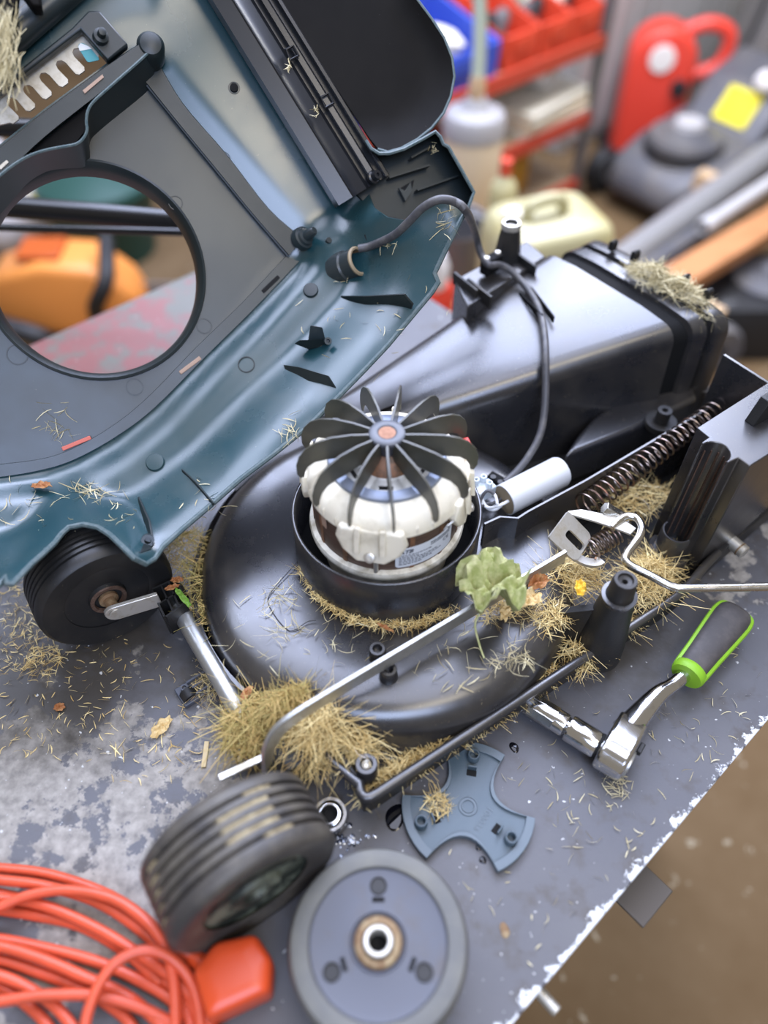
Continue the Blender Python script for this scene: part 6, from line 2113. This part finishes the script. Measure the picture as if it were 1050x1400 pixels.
# black machine parts below the plank
c = T(1010, 425, 2.55) + SA * 0.07
c.z = FZ
bm_ = thing('black_mower_deck', 'black upturned mower deck on the floor at the right', 'mower deck', tuple(c))
rows = []
for z, k in ((FZ, 1.0), (FZ + 0.12, 1.0), (FZ + 0.18, 0.9), (FZ + 0.19, 0.6)):
    pl = rounded([(-0.22 * k, -0.17 * k), (0.28 * k, -0.17 * k), (0.28 * k, 0.2 * k), (-0.22 * k, 0.2 * k)], 0.08, 5)
    rows.append([V((c.x + x, c.y + y, z)) for x, y in pl])
obj('shell', MB().loft(rows, cu=True, cap=True), 'mower_black', bm_, sharp=60)
obj('cutter_disc', MB().lathe([(0.12, 0), (0.12, 0.02), (0.05, 0.03), (0.03, 0.06), (0, 0.06)], V((c.x + 0.03, c.y, FZ + 0.185)), seg=28), 'mower_grey', bm_)
for y in (-0.20, 0.22):
    obj('wheel', MB().lathe([(0.02, -0.025), (0.075, -0.025), (0.08, 0), (0.075, 0.025), (0.02, 0.025)], V((c.x - 0.16, c.y + y, FZ + 0.08)), (0, 1, 0), seg=24), 'mower_grey', bm_)
c = T(1045, 520, 2.0)
c.z = FZ
o = thing('paper_sack', 'pale grey sack slumped on the floor by the bench end', 'sack', tuple(c))
rows = []
for z, k in ((FZ, 0.9), (FZ + 0.05, 1.05), (FZ + 0.15, 1.0), (FZ + 0.22, 0.75), (FZ + 0.24, 0.45)):
    rows.append([V((c.x + 0.17 * k * math.cos(2 * PI * j / 24) * (1 + 0.08 * math.sin(3 * 2 * PI * j / 24)), c.y + 0.14 * k * math.sin(2 * PI * j / 24), z)) for j in range(24)])
obj('sack_body', MB().loft(rows, cu=True, cap=True), 'pipe_light', o, sharp=70)
obj('folded_top', MB().box(V((c.x, c.y, FZ + 0.25)), (0.16, 0.04, 0.05), x=(0.9, 0.3, 0)), 'white_cloth', o, bevel=0.01)
# fuel can and tub at the near end of the low table
c = S(1.33, 1.28, -0.579)
o = thing('fuel_can', 'red and white fuel can in the gap under the hood tip', 'fuel can', tuple(c))
obj('body', MB().loft(rr_rows(c.x, c.y, 0.055, 0.045, ((-0.579, 0.95), (-0.565, 1), (-0.45, 1), (-0.43, 0.8)), 35, 0.02), cu=True, cap=True), 'mower_red', o, sharp=60)
obj('white_spout', MB().lathe([(0.042, -0.435), (0.045, -0.38), (0.03, -0.34), (0, -0.34)], (c.x, c.y, 0), seg=20), 'white_cloth', o)
c = S(1.52, 1.40, -0.579)
o = thing('dark_bucket', 'dark grey bucket on the low table left of the jerrycan', 'bucket', tuple(c))
obj('pail', MB().lathe([(0, 0), (0.085, 0), (0.105, 0.20), (0.11, 0.21), (0.10, 0.205), (0.08, 0.01), (0, 0.01)], c, seg=32), 'mower_grey', o)
obj('bail', MB().tube([c + V((0.108 * math.cos(a), 0, 0.20 + 0.03 * math.sin(a))) for a in [PI * k / 12 for k in range(13)]], 0.004, 8), 'pipe_light', o)

# behind the hood, through the opening
c = T(105, 405, 2.62)
c.z = FZ
sw = thing('orange_saw', 'orange chainsaw body with black handles on the floor behind bench', 'chainsaw', tuple(c))
rows = []
for x, wd, z0, z1 in ((-0.26, 0.07, 0.05, 0.14), (-0.22, 0.11, 0.03, 0.22), (-0.05, 0.12, 0.02, 0.27), (0.10, 0.12, 0.02, 0.26), (0.20, 0.10, 0.03, 0.18), (0.24, 0.06, 0.05, 0.12)):
    pl = rounded([(-wd, z0), (wd, z0), (wd * 0.8, z1), (-wd * 0.8, z1)], 0.035, 4)
    rows.append([c + V((x, a, b2)) for a, b2 in pl])
obj('housing', MB().loft(rows, cu=True, cap=True), 'saw_orange', sw, sharp=60)
obj('top_vent', MB().box(c + V((-0.06, 0.0, 0.275)), (0.14, 0.12, 0.02)), 'saw_dark_orange', sw, bevel=0.006)
obj('front_grip', MB().tube(smooth_path([c + V((0.10, -0.12, 0.10)), c + V((0.13, -0.17, 0.18)), c + V((0.18, -0.15, 0.26)), c + V((0.16, 0.0, 0.31))], 5), 0.026, 12), 'mower_black', sw)
obj('rear_grip', MB().tube(smooth_path([c + V((-0.34, -0.10, 0.12)), c + V((-0.22, -0.16, 0.10)), c + V((-0.10, -0.18, 0.07)), c + V((-0.06, -0.16, 0.02))], 5), 0.034, 12), 'mower_black', sw)
obj('bar', MB().box(c + V((0.38, 0.02, 0.10)), (0.34, 0.008, 0.07)), 'pipe_grey', sw, bevel=0.002)
c = T(2, 326, 3.1)
o = thing('white_bag', 'crumpled white bag behind the orange chainsaw', 'bag', (c.x, c.y, FZ))
rows = []
for z, k in ((0, 0.9), (0.08, 1.05), (0.22, 0.95), (0.32, 0.6), (0.36, 0.25)):
    rows.append([V((c.x + 0.24 * k * math.cos(2 * PI * j / 30) * (1 + 0.07 * math.sin(4 * 2 * PI * j / 30 + z * 9)), c.y + 0.2 * k * math.sin(2 * PI * j / 30) * (1 + 0.06 * math.sin(5 * 2 * PI * j / 30)), FZ + z)) for j in range(30)])
obj('bag_body', MB().loft(rows, cu=True, cap=True), 'white_cloth', o, sharp=80)
obj('knotted_top', MB().lathe([(0.05, 0), (0.025, 0.03), (0.045, 0.08), (0.0, 0.09)], V((c.x, c.y, FZ + 0.35)), seg=14), 'white_cloth', o)
c = T(158, 345, 3.0)
o = thing('green_bin', 'dark green round garden bin behind the chainsaw', 'bin', (c.x, c.y, FZ))
obj('tub', MB().lathe([(0, 0), (0.16, 0), (0.20, 0.26), (0.21, 0.27), (0.19, 0.27), (0.15, 0.01), (0, 0.01)], V((c.x, c.y, FZ)), seg=36), 'dark_green', o)
obj('lid', MB().lathe([(0.215, 0.265), (0.21, 0.29), (0.12, 0.33), (0.03, 0.34), (0, 0.34)], V((c.x, c.y, FZ)), seg=36), 'dark_green', o)
c = T(92, 318, 2.95)
o = thing('yellow_funnel', 'yellow funnel between white bag and green bin', 'funnel', (c.x, c.y, FZ))
obj('cone', MB().lathe([(0.02, 0.0), (0.022, 0.08), (0.08, 0.18), (0.085, 0.21), (0.08, 0.21), (0.02, 0.09)], V((c.x, c.y, FZ)), seg=28), 'yellow_plastic', o)
obj('rim', MB().lathe([(0.083, 0.20), (0.09, 0.203), (0.09, 0.212), (0.083, 0.215)], V((c.x, c.y, FZ)), seg=28), 'yellow_plastic', o)
